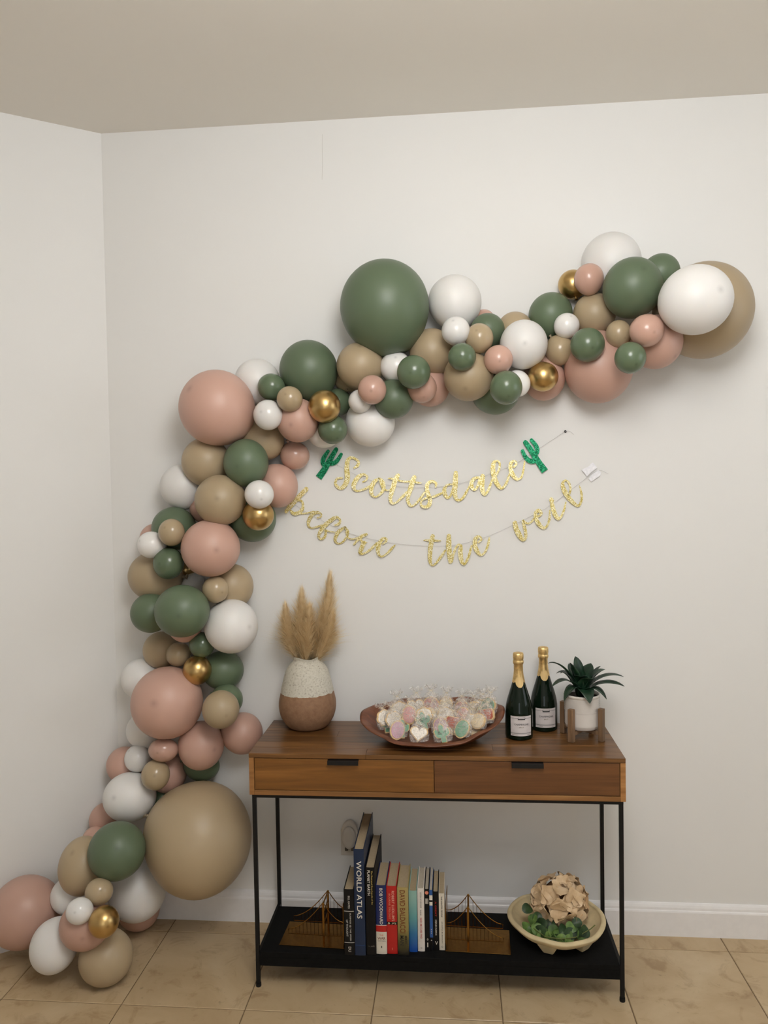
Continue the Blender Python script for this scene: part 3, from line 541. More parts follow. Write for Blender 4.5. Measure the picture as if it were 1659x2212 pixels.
# ------------------------------------------------------------------ console table
TX0, TX1, TYF, TYB, TZ, TS, TB = -.6777, .5307, -.3975, -.040, .788, .773, .6495
table = thing('console_table', 'brown wooden console table with two drawers, black metal legs and lower shelf', 'table', ((TX0+TX1)/2, (TYF+TYB)/2, 0))
table_c = Vector(table.location)
def tb(name, b, mat, parent, bevel=0.0):        # box given in world metres, parented to the table
    x0, x1, y0, y1, z0, z1 = b; c = Vector(((x0+x1)/2, (y0+y1)/2, (z0+z1)/2))
    o = MB().box(x0-c.x, x1-c.x, y0-c.y, y1-c.y, z0-c.z, z1-c.z).build(name, mat, parent, bevel=bevel)
    o.location = c-(table_c if parent is table else parent_world(parent)); return o
def parent_world(p):
    v = Vector(p.location)
    while p.parent: p = p.parent; v += Vector(p.location)
    return v
top = tb('tabletop', (TX0+.004, TX1-.004, TYF+.004, TYB-.004, TS, TS+.008), M['wood_top'], table)
nst = 6; sp = (TYB-TYF)/nst; splits = [.32, .66, .45, .22, .71, .54]
for k in range(nst):
    xs = TX0+(TX1-TX0)*splits[k]
    for a, b in ((TX0, xs), (xs, TX1)):
        tb('plank', (a+.0002, b-.0002, TYF+k*sp+.0002, TYF+(k+1)*sp-.0002, TS+.0005, TZ+random.uniform(-.0002, .0002)), M['wood_top'], top, .0008)
for a, b in ((TX0, TX0+.0165), (TX1-.0165, TX1)): tb('side_panel', (a, b, TYF+.001, TYB, TB, TS), M['wood_side'], table, .001)
tb('bottom_panel', (TX0+.0165, TX1-.0165, TYF+.001, TYB, TB, TB+.016), M['wood_side'], table, .001)
tb('back_panel', (TX0+.0165, TX1-.0165, TYB-.012, TYB, TB+.016, TS), M['wood_side'], table)
XS = -.071
M['handle'] = plain('black_bent_metal_pull', (.012, .012, .013), .38, .4)
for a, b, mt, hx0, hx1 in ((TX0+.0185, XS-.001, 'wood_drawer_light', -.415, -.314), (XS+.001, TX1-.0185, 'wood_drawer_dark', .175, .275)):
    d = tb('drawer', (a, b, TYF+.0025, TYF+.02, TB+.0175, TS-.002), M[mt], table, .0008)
    for (p, q, r, s) in ((a+.004, a+.014, TYF+.02, TYB-.03), (b-.014, b-.004, TYF+.02, TYB-.03)):
        tb('drawer_side', (p, q, r, s, TB+.02, TS-.02), M['wood_side'], d)
    mb = MB(); cx = (hx0+hx1)/2
    mb.box(hx0-cx, hx1-cx, -.012, .012, .0, .0018); mb.box(hx0-cx, hx1-cx, -.0125, -.0105, -.0125, .0018)
    h = mb.build('handle', M['handle'], d, bevel=.0005); h.location = Vector((cx, TYF-.002, TS-.0035))-parent_world(d)
LW = .0064; lx = (TX0+.0126, TX1-.0126); ly = (TYF+.015, TYB-.022)
for x in lx:
    for y in ly:
        lg = tb('leg', (x-LW, x+LW, y-LW, y+LW, .012, TB-.012), M['black_metal'], table, .0008)
        fm = MB(); fm.lathe([(.0001, 0), (.0085, 0), (.0092, .003), (.0088, .012), (.0001, .0125)], 14)
        fo = fm.build('foot', M['black_metal'], lg, smooth=False); fo.location = Vector((x, y, 0))-parent_world(lg)
for b in ((TX0+.006, TX1-.006, ly[0]-LW, ly[0]+LW, TB-.012, TB), (TX0+.006, TX1-.006, ly[1]-LW, ly[1]+LW, TB-.012, TB), (lx[0]-LW, lx[0]+LW, ly[0]+LW, ly[1]-LW, TB-.012, TB), (lx[1]-LW, lx[1]+LW, ly[0]+LW, ly[1]-LW, TB-.012, TB)):
    tb('frame_rail', b, M['black_metal'], table, .0006)
SZ = .124
sh = tb('shelf', (TX0+.022, TX1-.022, TYF+.003, -.118, SZ-.018, SZ), M['shelf_black'], table, .001)
tb('shelf_apron', (TX0+.022, TX1-.022, TYF+.003, TYF+.012, SZ-.047, SZ-.018), M['shelf_black'], sh)
tb('shelf_apron', (TX0+.022, TX1-.022, -.127, -.118, SZ-.047, SZ-.018), M['shelf_black'], sh)
for x in lx: tb('shelf_rail', (x-LW*.9, x+LW*.9, ly[0]+LW, ly[1]-LW, SZ-.03, SZ-.018), M['black_metal'], table)

# ------------------------------------------------------------------ vase with pampas grass
def mk_vase():
    t = NT('two_tone_pottery'); v = t.coords(); n = t.noise(v, 55, 4, .6); n2 = t.noise(v, 160, 3)
    tc = t.n('ShaderNodeTexCoord'); sx = t.n('ShaderNodeSeparateXYZ'); t.l(tc.outputs['Object'], sx.inputs[0])
    ad = t.n('ShaderNodeMath', operation='MULTIPLY_ADD'); ad.inputs[1].default_value = .012; t.l(n, ad.inputs[0]); t.l(sx.outputs['Z'], ad.inputs[2])
    gt = t.n('ShaderNodeMath', operation='GREATER_THAN'); gt.inputs[1].default_value = .136; t.l(ad.outputs[0], gt.inputs[0])
    clay = t.ramp(n, [(.3, c8(132, 98, 72)), (.7, c8(152, 117, 88))]); gl = t.ramp(n2, [(.30, c8(160, 152, 138)), (.42, c8(194, 189, 174)), (.7, c8(206, 201, 188))])
    mx = t.n('ShaderNodeMix', data_type='RGBA'); t.l(gt.outputs[0], mx.inputs[0]); t.l(clay, mx.inputs[6]); t.l(gl, mx.inputs[7]); t.l(mx.outputs[2], t.b.inputs['Base Color'])
    t.set(Roughness=.7); t.bump(n2, .35, .0015); return t.m
M['vase'] = mk_vase()
VX, VY = -.534, -.112
prof = [(.0001, 0), (.060, 0), (.068, .004), (.080, .016), (.095, .042), (.1015, .070), (.1015, .096), (.096, .124), (.0885, .16), (.076, .205), (.062, .228), (.051, .240), (.0475, .246), (.0485, .252), (.0495, .256)]
prof = [(a, b) for a, b, *_ in catmull([(r, z) for r, z in prof[2:]], 4)]
prof = [(.0001, 0), (.058, 0)]+prof+[(.0465, .2565), (.0445, .252), (.043, .243), (.05, .23), (.07, .20), (.08, .16)]
mb = MB(); mb.lathe(prof, 56, wob=lambda a, z: (1+.012*math.sin(2*a+1)+.02*math.sin(5*a+.4)*max(0, (z-.235)/.02), .0035*math.sin(3*a+2.0)*max(0, (z-.22)/.036)))
vase = mb.build('vase', M['vase'], smooth=True); vase.location = (VX, VY, TZ+.0005)
tag(vase, 'round pottery vase, white glazed top and brown clay bottom, on the table', 'vase')
def mk_pampas():
    t = NT('pampas_plume'); v = t.coords(); n = t.noise(v, 60, 3)
    c = t.ramp(n, [(.3, c8(230, 208, 166)), (.5, c8(243, 225, 188)), (.72, c8(252, 239, 210))]); t.l(c, t.b.inputs['Base Color']); t.set(Roughness=.8)
    tl = t.n('ShaderNodeBsdfTranslucent'); t.l(c, tl.inputs[0]); mx = t.n('ShaderNodeMixShader'); mx.inputs[0].default_value = .42; t.l(t.b.outputs[0], mx.inputs[1]); t.l(tl.outputs[0], mx.inputs[2]); t.l(mx.outputs[0], t.t.nodes['Material Output'].inputs[0]); return t.m
M['pampas'] = mk_pampas(); M['stem'] = plain('dry_stem', c8(176, 140, 84), .8)
def plume(label, tip, base, fat, n, seed, start=.0, bend=(0, 0, 0)):
    rr = random.Random(seed); B0 = Vector(base); Tp = Vector(tip); mid = (B0+Tp)/2+Vector(bend)
    root = thing('pampas_plume', label, 'pampas grass', tuple(B0), group='pampas plumes in the pottery vase')
    def P(s): return (B0*(1-s)**2+mid*2*s*(1-s)+Tp*s*s)-B0
    def D(s): return ((mid-B0)*(1-s)+(Tp-mid)*s).normalized()
    st = MB(); low = Vector((VX-B0.x+(B0.x-VX)*.2, VY-B0.y, TZ+.03-B0.z)); st.tube([low, P(0), P(.25), P(.5), P(.75), P(.95)], [.0018, .0018, .0016, .0012, .0009, .0004], 5); st.build('stem', M['stem'], root)
    v = []; f = []
    L = (Tp-B0).length
    for i in range(n):
        s = start+(1-start)*rr.random()**.85*.97; p = P(s); d = D(s)
        a = rr.uniform(0, 2*PI); x = d.orthogonal().normalized(); y = d.cross(x); rad = x*math.cos(a)+y*math.sin(a)
        env = (.62+.38*math.sin(PI*min(1, s*1.35)))*(1-s**3)**.7*(1+.22*math.sin(9*s+3*a+seed))
        out = fat*env*rr.random()**.5*(1.45 if rr.random() < .22 else 1.0); l = min(L*.42, .10)*rr.uniform(.5, 1.2)*(1-.5*s)
        p1 = p+rad*out*.5+d*l*.5; p2 = p+rad*out*rr.uniform(.8, 1.35)+d*l*rr.uniform(.85, 1.2)+Vector((0, 0, -.006))*rr.random()
        sd = rad.cross(d).normalized()*(.00055*rr.uniform(.7, 1.3)); k = len(v)
        v += [tuple(p-sd), tuple(p+sd), tuple(p1+sd), tuple(p1-sd), tuple(p2)]
        f += [(k, k+1, k+2, k+3), (k+3, k+2, k+4)]
    me = bpy.data.meshes.new('plume_fibres'); me.from_pydata(v, [], f); me.update(); me.materials.append(M['pampas'])
    o = bpy.data.objects.new('plume_fibres', me); link(o, root); o['kind'] = 'stuff'; return root
zr = TZ+.232
plume('tallest pampas plume leaning right out of the pottery vase', (-.446, VY+.01, 1.318), (VX+.02, VY+.01, zr), .064, 4200, 1, .0, (.022, 0, -.012))
plume('pointed pampas plume standing upright left of centre in the vase', (-.546, VY-.01, 1.262), (VX-.01, VY-.008, zr), .064, 3600, 2, .0, (-.004, 0, 0))
plume('leftmost pampas plume bending outward over the vase rim', (-.607, VY, 1.212), (VX-.028, VY, zr), .064, 3400, 3, .0, (-.018, 0, 0))
plume('rightmost short pampas plume under the tallest one', (-.438, VY-.01, 1.192), (VX+.03, VY-.01, zr), .064, 3400, 4, .0, (.020, 0, 0))
plume('short bushy pampas plume at the front middle of the vase', (-.515, VY-.035, 1.215), (VX, VY-.024, zr), .078, 3800, 5, .0)

# ------------------------------------------------------------------ carved bowl with wrapped cookies
BX, BY, BA, BBb = -.0805, -.229, .2465, .172
def rim_z(a): return .062+.033*math.sin(a)+.024*math.cos(a)**2+.010*math.cos(a)+.0025*math.sin(7*a+.6)+.0015*math.sin(13*a)
def bowl_shell():
    mb = MB(); n = 96; rings = 16; v = []
    def pt(s, a, off):
        wob = 1+.008*math.sin(4*a+1)+.006*math.sin(9*a)
        return ((BA-off)*wob*s*math.cos(a), (BBb-off)*wob*s*math.sin(a), rim_z(a)*(max(0, s-.55)/.45)**1.3)
    for k in range(rings+1):
        s = .02+.98*k/rings
        for i in range(n): v.append(pt(s, 2*PI*i/n, 0.0))
    for k in range(rings, -1, -1):
        s = .02+.98*k/rings
        for i in range(n):
            x, y, z = pt(s, 2*PI*i/n, .008); v.append((x, y, z+.010 if k < rings else z+.001))
    R2 = 2*(rings+1); f = []
    for j in range(R2-1):
        for i in range(n): f.append((j*n+i, j*n+(i+1) % n, (j+1)*n+(i+1) % n, (j+1)*n+i))
    f += [tuple(range(n)), tuple((R2-1)*n+i for i in range(n))]
    mb.add(v, f); return mb
bowl = bowl_shell().build('dough_bowl', M['wood_bowl'], smooth=True); bowl.location = (BX, BY, TZ+.0008)
tag(bowl, 'large oval carved wooden bowl filled with wrapped cookies on the table', 'bowl')
def mk_cello():
    t = NT('cellophane'); t.set(Roughness=.12); t.b.inputs['Base Color'].default_value = (.93, .9, .86, 1); t.b.inputs['Specular IOR Level'].default_value = .8
    tr = t.n('ShaderNodeBsdfTransparent'); tr.inputs[0].default_value = (.98, .97, .96, 1); mx = t.n('ShaderNodeMixShader'); v = t.coords(); n = t.noise(v, 90, 4, .6, 2.0)
    r = t.ramp(n, [(.40, (.05,)*3), (.68, (.46,)*3)]); t.l(r, mx.inputs[0]); t.l(tr.outputs[0], mx.inputs[1]); t.l(t.b.outputs[0], mx.inputs[2])
    t.bump(n, .5, .002); t.l(mx.outputs[0], t.t.nodes['Material Output'].inputs[0]); return t.m
M['cello'] = mk_cello(); M['raffia'] = plain('raffia_tie', c8(226, 214, 190), .7)
M['cookie'] = plain('baked_cookie', c8(222, 192, 142), .75, var=.12, nscale=90, bump=.2)
ICE = {'white': plain('white_icing', c8(244, 238, 228), .4, nscale=25), 'pink': plain('dusty_pink_icing', c8(206, 150, 146), .4, nscale=25), 'green': plain('sage_green_icing', c8(116, 168, 138), .4, nscale=25), 'rust': plain('terracotta_icing', c8(176, 96, 76), .4), 'lilac': plain('lilac_icing', c8(198, 158, 176), .4), 'cream': plain('cream_icing', c8(232, 216, 184), .4)}
def outline(kind, s=1.0):
    if kind == 'round': P = [(.028*math.cos(a)*s, .028*math.sin(a)*s) for a in [2*PI*i/24 for i in range(24)]]
    elif kind == 'oval': P = [(.024*math.cos(a)*s, .033*math.sin(a)*s) for a in [2*PI*i/24 for i in range(24)]]
    elif kind == 'scallop': P = [((.026+.003*abs(math.sin(3.5*a)))*math.cos(a)*s, (.026+.003*abs(math.sin(3.5*a)))*math.sin(a)*s) for a in [2*PI*i/42 for i in range(42)]]
    elif kind == 'heart': P = [(.0018*16*math.sin(a)**3*s, .0018*(13*math.cos(a)-5*math.cos(2*a)-2*math.cos(3*a)-math.cos(4*a))*s) for a in [2*PI*i/28 for i in range(28)]]
    elif kind == 'cactus':
        P = [(-.008, -.033), (.008, -.033), (.009, -.012), (.017, -.012), (.025, -.004), (.026, .012), (.021, .017), (.016, .012), (.015, .002), (.009, .001), (.009, .026), (.004, .034), (-.004, .034), (-.009, .026), (-.009, -.002), (-.015, .000), (-.016, .016), (-.021, .020), (-.026, .015), (-.025, -.004), (-.018, -.012), (-.009, -.013)]
        P = [(x*s, z*s) for x, z in P]
    elif kind == 'plaque': P = [(x*s, z*s) for x, z in [(-.03, -.012), (-.024, -.02), (.024, -.02), (.03, -.012), (.03, .012), (.024, .02), (-.024, .02), (-.03, .012)]]
    return P
def fan_prism(P, y0, y1):
    mb = MB(); n = len(P); v = [(x, y0, z) for x, z in P]+[(x, y1, z) for x, z in P]+[(0, y0, 0), (0, y1, 0)]
    f = [(i, (i+1) % n, 2*n) for i in range(n)]+[(n+(i+1) % n, n+i, 2*n+1) for i in range(n)]+[(i, n+i, n+(i+1) % n, (i+1) % n) for i in range(n)]
    return mb.add(v, f)
COOK = {}
def cookie_meshes(kind, ice):
    key = (kind, ice)
    if key not in COOK:
        a = fan_prism(outline(kind), -.004, .004).mesh('cookie'); a.materials.append(M['cookie'])
        b = fan_prism(outline(kind, .86), -.0062, -.0038).mesh('icing'); b.materials.append(ICE[ice]); COOK[key] = (a, b)
    return COOK[key]
def bag_mesh(seed):
    rr = random.Random(seed); mb = MB(); n = 28; rows = []
    prof = [(.02, .010, -.040), (.034, .013, -.036), (.037, .015, -.012), (.034, .015, .012), (.024, .013, .030), (.009, .008, .042), (.0045, .0045, .047), (.010, .009, .053), (.019, .016, .062), (.024, .020, .069)]
    ph = rr.uniform(0, 6); v = []
    for j, (a, b, z) in enumerate(prof):
        k = .04 if j < 5 else .12+.14*(j > 6)
        for i in range(n):
            t = 2*PI*i/n; w = 1+k*math.sin(7*t+ph+j*.4)+.05*math.sin(11*t+j)
            v.append((a*w*math.cos(t), b*w*math.sin(t), z+(.007*math.sin(5*t+ph) if j > 7 else 0)))
    f = [(j*n+i, j*n+(i+1) % n, (j+1)*n+(i+1) % n, (j+1)*n+i) for j in range(len(prof)-1) for i in range(n)]+[tuple(range(n))]
    mb.add(v, f); me = mb.mesh('bag', True); me.materials.append(M['cello']); return me
BAGS = [bag_mesh(s) for s in (1, 2, 3, 4)]
def tie_mesh():
    mb = MB(); ring = [(.0052*math.cos(a), .0052*math.sin(a), .047) for a in [2*PI*i/14 for i in range(15)]]; mb.tube(ring, .0009, 5)
    for sx in (-1, 1):
        mb.tube([(0, -.006, .047), (sx*.010, -.010, .054), (sx*.017, -.010, .049), (sx*.009, -.010, .045), (0, -.006, .047)], .0008, 4)
        mb.tube([(0, -.006, .047), (sx*.007, -.011, .036), (sx*.012, -.012, .024)], .0008, 4)
    me = mb.mesh('tie'); me.materials.append(M['raffia']); return me
TIE = tie_mesh()
# x, y, z, turn, lean, cookies, label
CB = [
 (-.120, -.358, .836, .10, -.40, [('heart', 'white', 0, .002), ], 'front left bag in the bowl holding a white iced cookie'),
 (-.043, -.358, .834, -.08, -.40, [('cactus', 'green', 0, 0), ], 'front middle bag holding a green cactus cookie'),
 (-.190, -.322, .848, .35, -.40, [('oval', 'lilac', -.005, 0), ('cactus', 'green', .016, .006)], 'bag left of front holding an oval lilac cookie with green edge'),
 (.024, -.324, .848, -.4, -.42, [('oval', 'green', 0, 0)], 'bag right of front holding an oval cookie with green icing'),
 (.078, -.292, .852, -.6, -.5, [('round', 'cream', 0, 0)], 'bag with plain cream cookies edge-on, right front of the bowl'),
 (.104, -.272, .860, -.5, -.5, [('plaque', 'rust', 0, 0)], 'rightmost front bag holding a rust coloured cookie'),
 (-.240, -.262, .868, .5, -.3, [('scallop', 'white', 0, .014), ('cactus', 'green', .006, -.012)], 'leftmost bag in the bowl with white and green cookies'),
 (-.210, -.270, .876, .3, -.3, [('scallop', 'white', 0, 0)], 'bag with a round white cookie behind the lilac one'),
 (-.155, -.262, .890, .0, -.3, [('oval', 'pink', 0, 0)], 'bag with a pink cookie left of the bowl centre'),
 (-.108, -.272, .874, .1, -.3, [('cactus', 'green', 0, 0), ('scallop', 'white', .004, .022)], 'bag with green cactus and white cookie behind the front left bag'),
 (-.072, -.252, .894, .0, -.3, [('heart', 'cream', 0, 0)], 'bag with a cream cookie in the middle of the heap'),
 (-.034, -.258, .890, .1, -.3, [('scallop', 'white', 0, 0)], 'bag with a round white cookie in the middle of the heap'),
 (-.050, -.300, .864, .0, -.35, [('oval', 'lilac', 0, 0)], 'bag with a lilac cookie just behind the green cactus cookie'),
 (-.004, -.296, .870, -.2, -.35, [('plaque', 'rust', 0, .006), ('round', 'cream', 0, -.01)], 'bag with a rust cookie right of the centre front'),
 (.028, -.262, .886, -.2, -.3, [('oval', 'pink', 0, 0)], 'bag with a pink cookie right of the bowl centre'),
 (.052, -.276, .870, -.4, -.35, [('scallop', 'white', 0, .004), ('round', 'cream', .008, -.016)], 'bag with a small white cookie over tan ones, right part of the bowl'),
 (.098, -.226, .882, -.5, -.3, [('cactus', 'green', 0, 0)], 'bag with a green cookie at the right side of the bowl'),
 (-.196, -.200, .902, .2, -.1, [('scallop', 'white', 0, 0)], 'bag with a white cookie at the back left of the bowl'),
 (-.138, -.180, .912, .1, -.1, [('heart', 'white', 0, 0)], 'bag with pale cookie at the back, left of centre'),
 (-.084, -.168, .920, .0, -.1, [('round', 'pink', 0, -.006)], 'tallest tied bag at the back centre of the bowl'),
 (-.032, -.170, .912, -.1, -.1, [('oval', 'cream', 0, 0)], 'clear tied bag at the back, right of centre'),
 (.022, -.180, .902, -.2, -.1, [('oval', 'pink', 0, 0)], 'clear bag at the back right with crinkled top'),
 (.066, -.186, .902, -.3, -.1, [('round', 'cream', 0, 0)], 'second bag from the right along the back of the bowl'),
 (.092, -.185, .896, -.3, -.15, [('scallop', 'white', 0, 0)], 'back right bag holding a white cookie'),
 (.116, -.215, .884, -.6, -.3, [('round', 'green', 0, 0)], 'rightmost bag with ruffled top leaning over the bowl rim'),
]
def inner_z(x, y):
    u, w = (x-BX)/(BA-.008), (y-BY)/(BBb-.008); q = math.hypot(u, w)
    return rim_z(math.atan2(w, u))*(max(0, q-.55)/.45)**1.3+.010
for k, (x, y, z, rz, lean, cks, lb) in enumerate(CB):
    root = thing('cookie_bag', lb, 'wrapped cookie', (x, y, z), rz, 'wrapped cookies in the wooden bowl'); root.rotation_euler = (lean, random.uniform(-.18, .18), rz); root.scale = (.86, .86, .80); root.location.z = max(z-.004-max(0, y+.26)*.16, TZ+.032+max(inner_z(x+dx, y+dy) for dx in (-.018, 0, .018) for dy in (-.012, 0, .008)))
    for nm, me in (('bag', BAGS[k % 4]), ('tie', TIE)):
        o = bpy.data.objects.new(nm, me); link(o, root)
    for j, (kd, ic, dx, dz) in enumerate(cks):
        a, b = cookie_meshes(kd, ic); ck = bpy.data.objects.new('cookie', a); link(ck, root); ck.location = (dx, -.004+.009*j, dz-.008); ck.rotation_euler = (0, random.uniform(-.3, .3), 0); ck.scale = (1.2, 1.1, 1.2)
        io = bpy.data.objects.new('icing', b); link(io, ck)

# ------------------------------------------------------------------ lettering helper
def text_mesh(s, mat, width=None, height=None, bold=0.0):
    cu = bpy.data.curves.new('lettering', 'FONT'); cu.body = s; cu.size = 1.0; cu.align_x = 'CENTER'; cu.align_y = 'CENTER'; cu.offset = bold; cu.resolution_u = 3
    to = bpy.data.objects.new('lettering', cu); COL.objects.link(to); bpy.context.view_layer.update()
    me = bpy.data.meshes.new_from_object(to.evaluated_get(bpy.context.evaluated_depsgraph_get()))
    bpy.data.objects.remove(to); bpy.data.curves.remove(cu)
    xs = [v.co.x for v in me.vertices]; ys = [v.co.y for v in me.vertices]
    cx, cy = (min(xs)+max(xs))/2, (min(ys)+max(ys))/2; w, h = max(xs)-min(xs), max(ys)-min(ys)
    sx = width/w if width else height/h; sy = height/h if height else sx
    for v in me.vertices: v.co = ((v.co.x-cx)*sx, (v.co.y-cy)*sy, 0)
    me.materials.clear(); me.materials.append(mat); return me

# ------------------------------------------------------------------ champagne bottles
def mk_glass():
    t = NT('dark_green_bottle_glass'); t.b.inputs['Base Color'].default_value = (.004, .010, .005, 1); t.set(Roughness=.04); t.b.inputs['Specular IOR Level'].default_value = .28
    return t.m
M['bottle'] = mk_glass(); M['foil'] = plain('gold_foil', c8(224, 192, 132), .36, .85, var=.15, nscale=160, bump=.5)
M['label'] = plain('pale_label_paper', c8(214, 206, 204), .45, var=.03); M['ink'] = plain('black_ink', (.02, .02, .02), .6); M['goldink'] = plain('gold_ink', c8(120, 104, 70), .5)
M['neck_label'] = plain('neck_label_paper', c8(222, 190, 130), .45)
def bottle(label, loc, turn):
    root = thing('champagne_bottle', label, 'bottle', loc, turn, 'champagne bottles on the table')
    g = [(.0001, .004), (.036, .001), (.0435, 0), (.0465, .004), (.047, .010), (.047, .082), (.0462, .095), (.0425, .118), (.036, .142), (.0285, .166), (.0215, .190), (.0172, .210), (.0158, .228), (.0152, .262), (.0150, .270)]
    gp = g[:4]+[(a, b) for a, b in catmull(g[4:], 3)]
    mb = MB(); mb.lathe(gp, 48); mb.build('glass', M['bottle'], root, smooth=True)
    fo = [(.0220, .1905), (.0192, .2035), (.0170, .216), (.0160, .228), (.0156, .250), (.0166, .252), (.0182, .255), (.0184, .262), (.0172, .264), (.0174, .268), (.0183, .272), (.0184, .284), (.0170, .2895), (.012, .2915), (.0001, .292)]
    mb = MB(); mb.lathe(fo, 40, wob=lambda a, z: (1+(.02*math.sin(8*a)+.015*math.sin(19*a+z*400) if z > .25 else 0), (-.010*max(0, math.cos(a+PI/2))**2 if z < .195 else 0)))
    mb.build('foil', M['foil'], root, smooth=True)
    # neck label: rounded tongue wrapped on the shoulder
    mb = MB(); v = []; f = []; n = 12; mrow = 7
    for j in range(mrow+1):
        z = .176+.036*j/mrow; r = [(.0285, .166), (.0215, .190), (.0172, .210), (.0158, .228)]
        for (r0, z0), (r1, z1) in zip(r, r[1:]):
            if z0 <= z <= z1: rad = r0+(r1-r0)*(z-z0)/(z1-z0)
        hw = .014*math.sqrt(max(.02, 1-((.5-j/mrow)*2)**2*.9))
        for i in range(n+1):
            a = -PI/2+(i/n-.5)*2*hw/rad; v.append(((rad+.0012)*math.cos(a), (rad+.0012)*math.sin(a), z))
    f = [(j*(n+1)+i, j*(n+1)+i+1, (j+1)*(n+1)+i+1, (j+1)*(n+1)+i) for j in range(mrow) for i in range(n)]
    mb.add(v, f); nl = mb.build('neck_label', M['neck_label'], root, smooth=True, fix=False)
    # front label wrapped on the body
    R = .0474; aw = 1.62
    def wrap(me, z0, rad):
        for q in me.vertices:
            a = -PI/2+q.co.x/rad; q.co = (rad*math.cos(a), rad*math.sin(a), z0+q.co.y)
    mb = MB(); n = 20; v = []
    for z in (.0165, .084):
        for i in range(n+1): a = -PI/2+(i/n-.5)*aw; v.append((R*math.cos(a), R*math.sin(a), z))
    mb.add(v, [(i, i+1, n+2+i, n+1+i) for i in range(n)]); lab = mb.build('front_label', M['label'], root, smooth=True, fix=False)
    def band(x0, x1, z0, z1, mat, nm, rad=R+.0003):
        m2 = MB(); k = 14; v = []
        for z in (z0, z1):
            for i in range(k+1): a = -PI/2+(x0+(x1-x0)*i/k)/rad; v.append((rad*math.cos(a), rad*math.sin(a), z))
        m2.add(v, [(i, i+1, k+2+i, k+1+i) for i in range(k)]); return m2.build(nm, mat, lab, smooth=True, fix=False)
    hw = R*aw/2
    band(-hw, hw, .0757, .0766, M['ink'], 'label_line'); band(-hw, hw, .0268, .0274, M['ink'], 'label_line'); band(-hw, hw, .0245, .0255, M['ink'], 'label_line')
    band(-.0125, .0125, .0715, .0795, M['ink'], 'name_plate', R+.0005); band(-.0112, .0112, .0755, .0784, M['label'], 'name_plate_strip', R+.0008)
    for s, z, h, wd, mt in (('CHAMPAGNE', .0558, .0062, .050, 'ink'), ('BRUT', .0462, .004, .015, 'goldink')):
        me = text_mesh(s, M[mt], wd, h); wrap(me, z, R+.0006); o = bpy.data.objects.new('label_lettering', me); link(o, lab)
    for a, b in ((-.033, -.012), (.02, .033)): band(a, b, .0202, .0210, M['goldink'], 'small_print')
    return root
bottle('front champagne bottle, nearer the cookie bowl, gold foil and pale label', (.217, -.198, TZ+.0005), .10)
bottle('rear champagne bottle, between the front bottle and the plant', (.312, -.104, TZ+.0005), .06)

# ------------------------------------------------------------------ potted plant on a wooden stand
PX, PY = .4305, -.190
st = thing('plant_stand', 'small four-legged wooden stand under the white plant pot', 'plant stand', (PX, PY, TZ+.0005))
for a in (232, 322, 142, 52):
    Mx = Matrix.Rotation(math.radians(a), 4, 'Z')
    mb = MB(); mb.box(.0635, .0805, -.0095, .0095, 0, .110, M=Mx); mb.build('leg', M['wood_stand'], st, bevel=.0012)
for a, dz in ((232, 0), (322, .0005)):
    Mx = Matrix.Rotation(math.radians(a), 4, 'Z'); mb = MB(); mb.box(-.0635, .0635, -.008, .008, .020+dz, .033); mb.v = [tuple(Mx @ Vector(p)) for p in mb.v]; mb.build('crossbar', M['wood_stand'], st, bevel=.001)
pp = thing('potted_plant', 'dark green spiky succulent in a ribbed white pot on a wooden stand', 'plant', (PX, PY, TZ+.0345))
M['pot'] = plain('glazed_white_ceramic', c8(214, 207, 200), .15, var=.03); M['soil'] = plain('dark_potting_soil', c8(40, 30, 22), .95, var=.5, nscale=120, bump=.8)
pr = [(.0001, 0), (.050, 0), (.0545, .003), (.0565, .012)]
for i in range(14): z = .016+i*.0066; pr += [(.0575+(.0007 if i < 7 else .0020), z), (.0575-(.0005 if i < 7 else .0012), z+.0033)]
pr += [(.0595, .108), (.061, .112), (.061, .116), (.059, .1175), (.056, .116), (.0555, .104), (.055, .095)]
mb = MB(); mb.lathe(pr, 56); mb.build('pot', M['pot'], pp, smooth=True)
mb = MB(); v = [(0, 0, .107)]; f = []
for j in range(1, 7):
    for i in range(24): a = 2*PI*i/24; r = .0552*j/6; v.append((r*math.cos(a), r*math.sin(a), .103+.004*random.random()))
f = [(0, 1+i, 1+(i+1) % 24) for i in range(24)]+[(1+(j-1)*24+i, 1+j*24+i, 1+j*24+(i+1) % 24, 1+(j-1)*24+(i+1) % 24) for j in range(1, 6) for i in range(24)]
mb.add(v, f); mb.build('soil', M['soil'], pp, smooth=True)
def mk_leaf(name, a, b, c, rough):
    t = NT(name); v = t.coords((1, 1, 1), True); n = t.noise(v, 45, 3); t.l(t.ramp(n, [(.3, a), (.5, b), (.75, c)]), t.b.inputs['Base Color']); t.set(Roughness=rough); return t.m
M['agave'] = mk_leaf('dark_succulent_leaf', c8(14, 34, 22), c8(22, 50, 32), c8(36, 68, 44), .35)
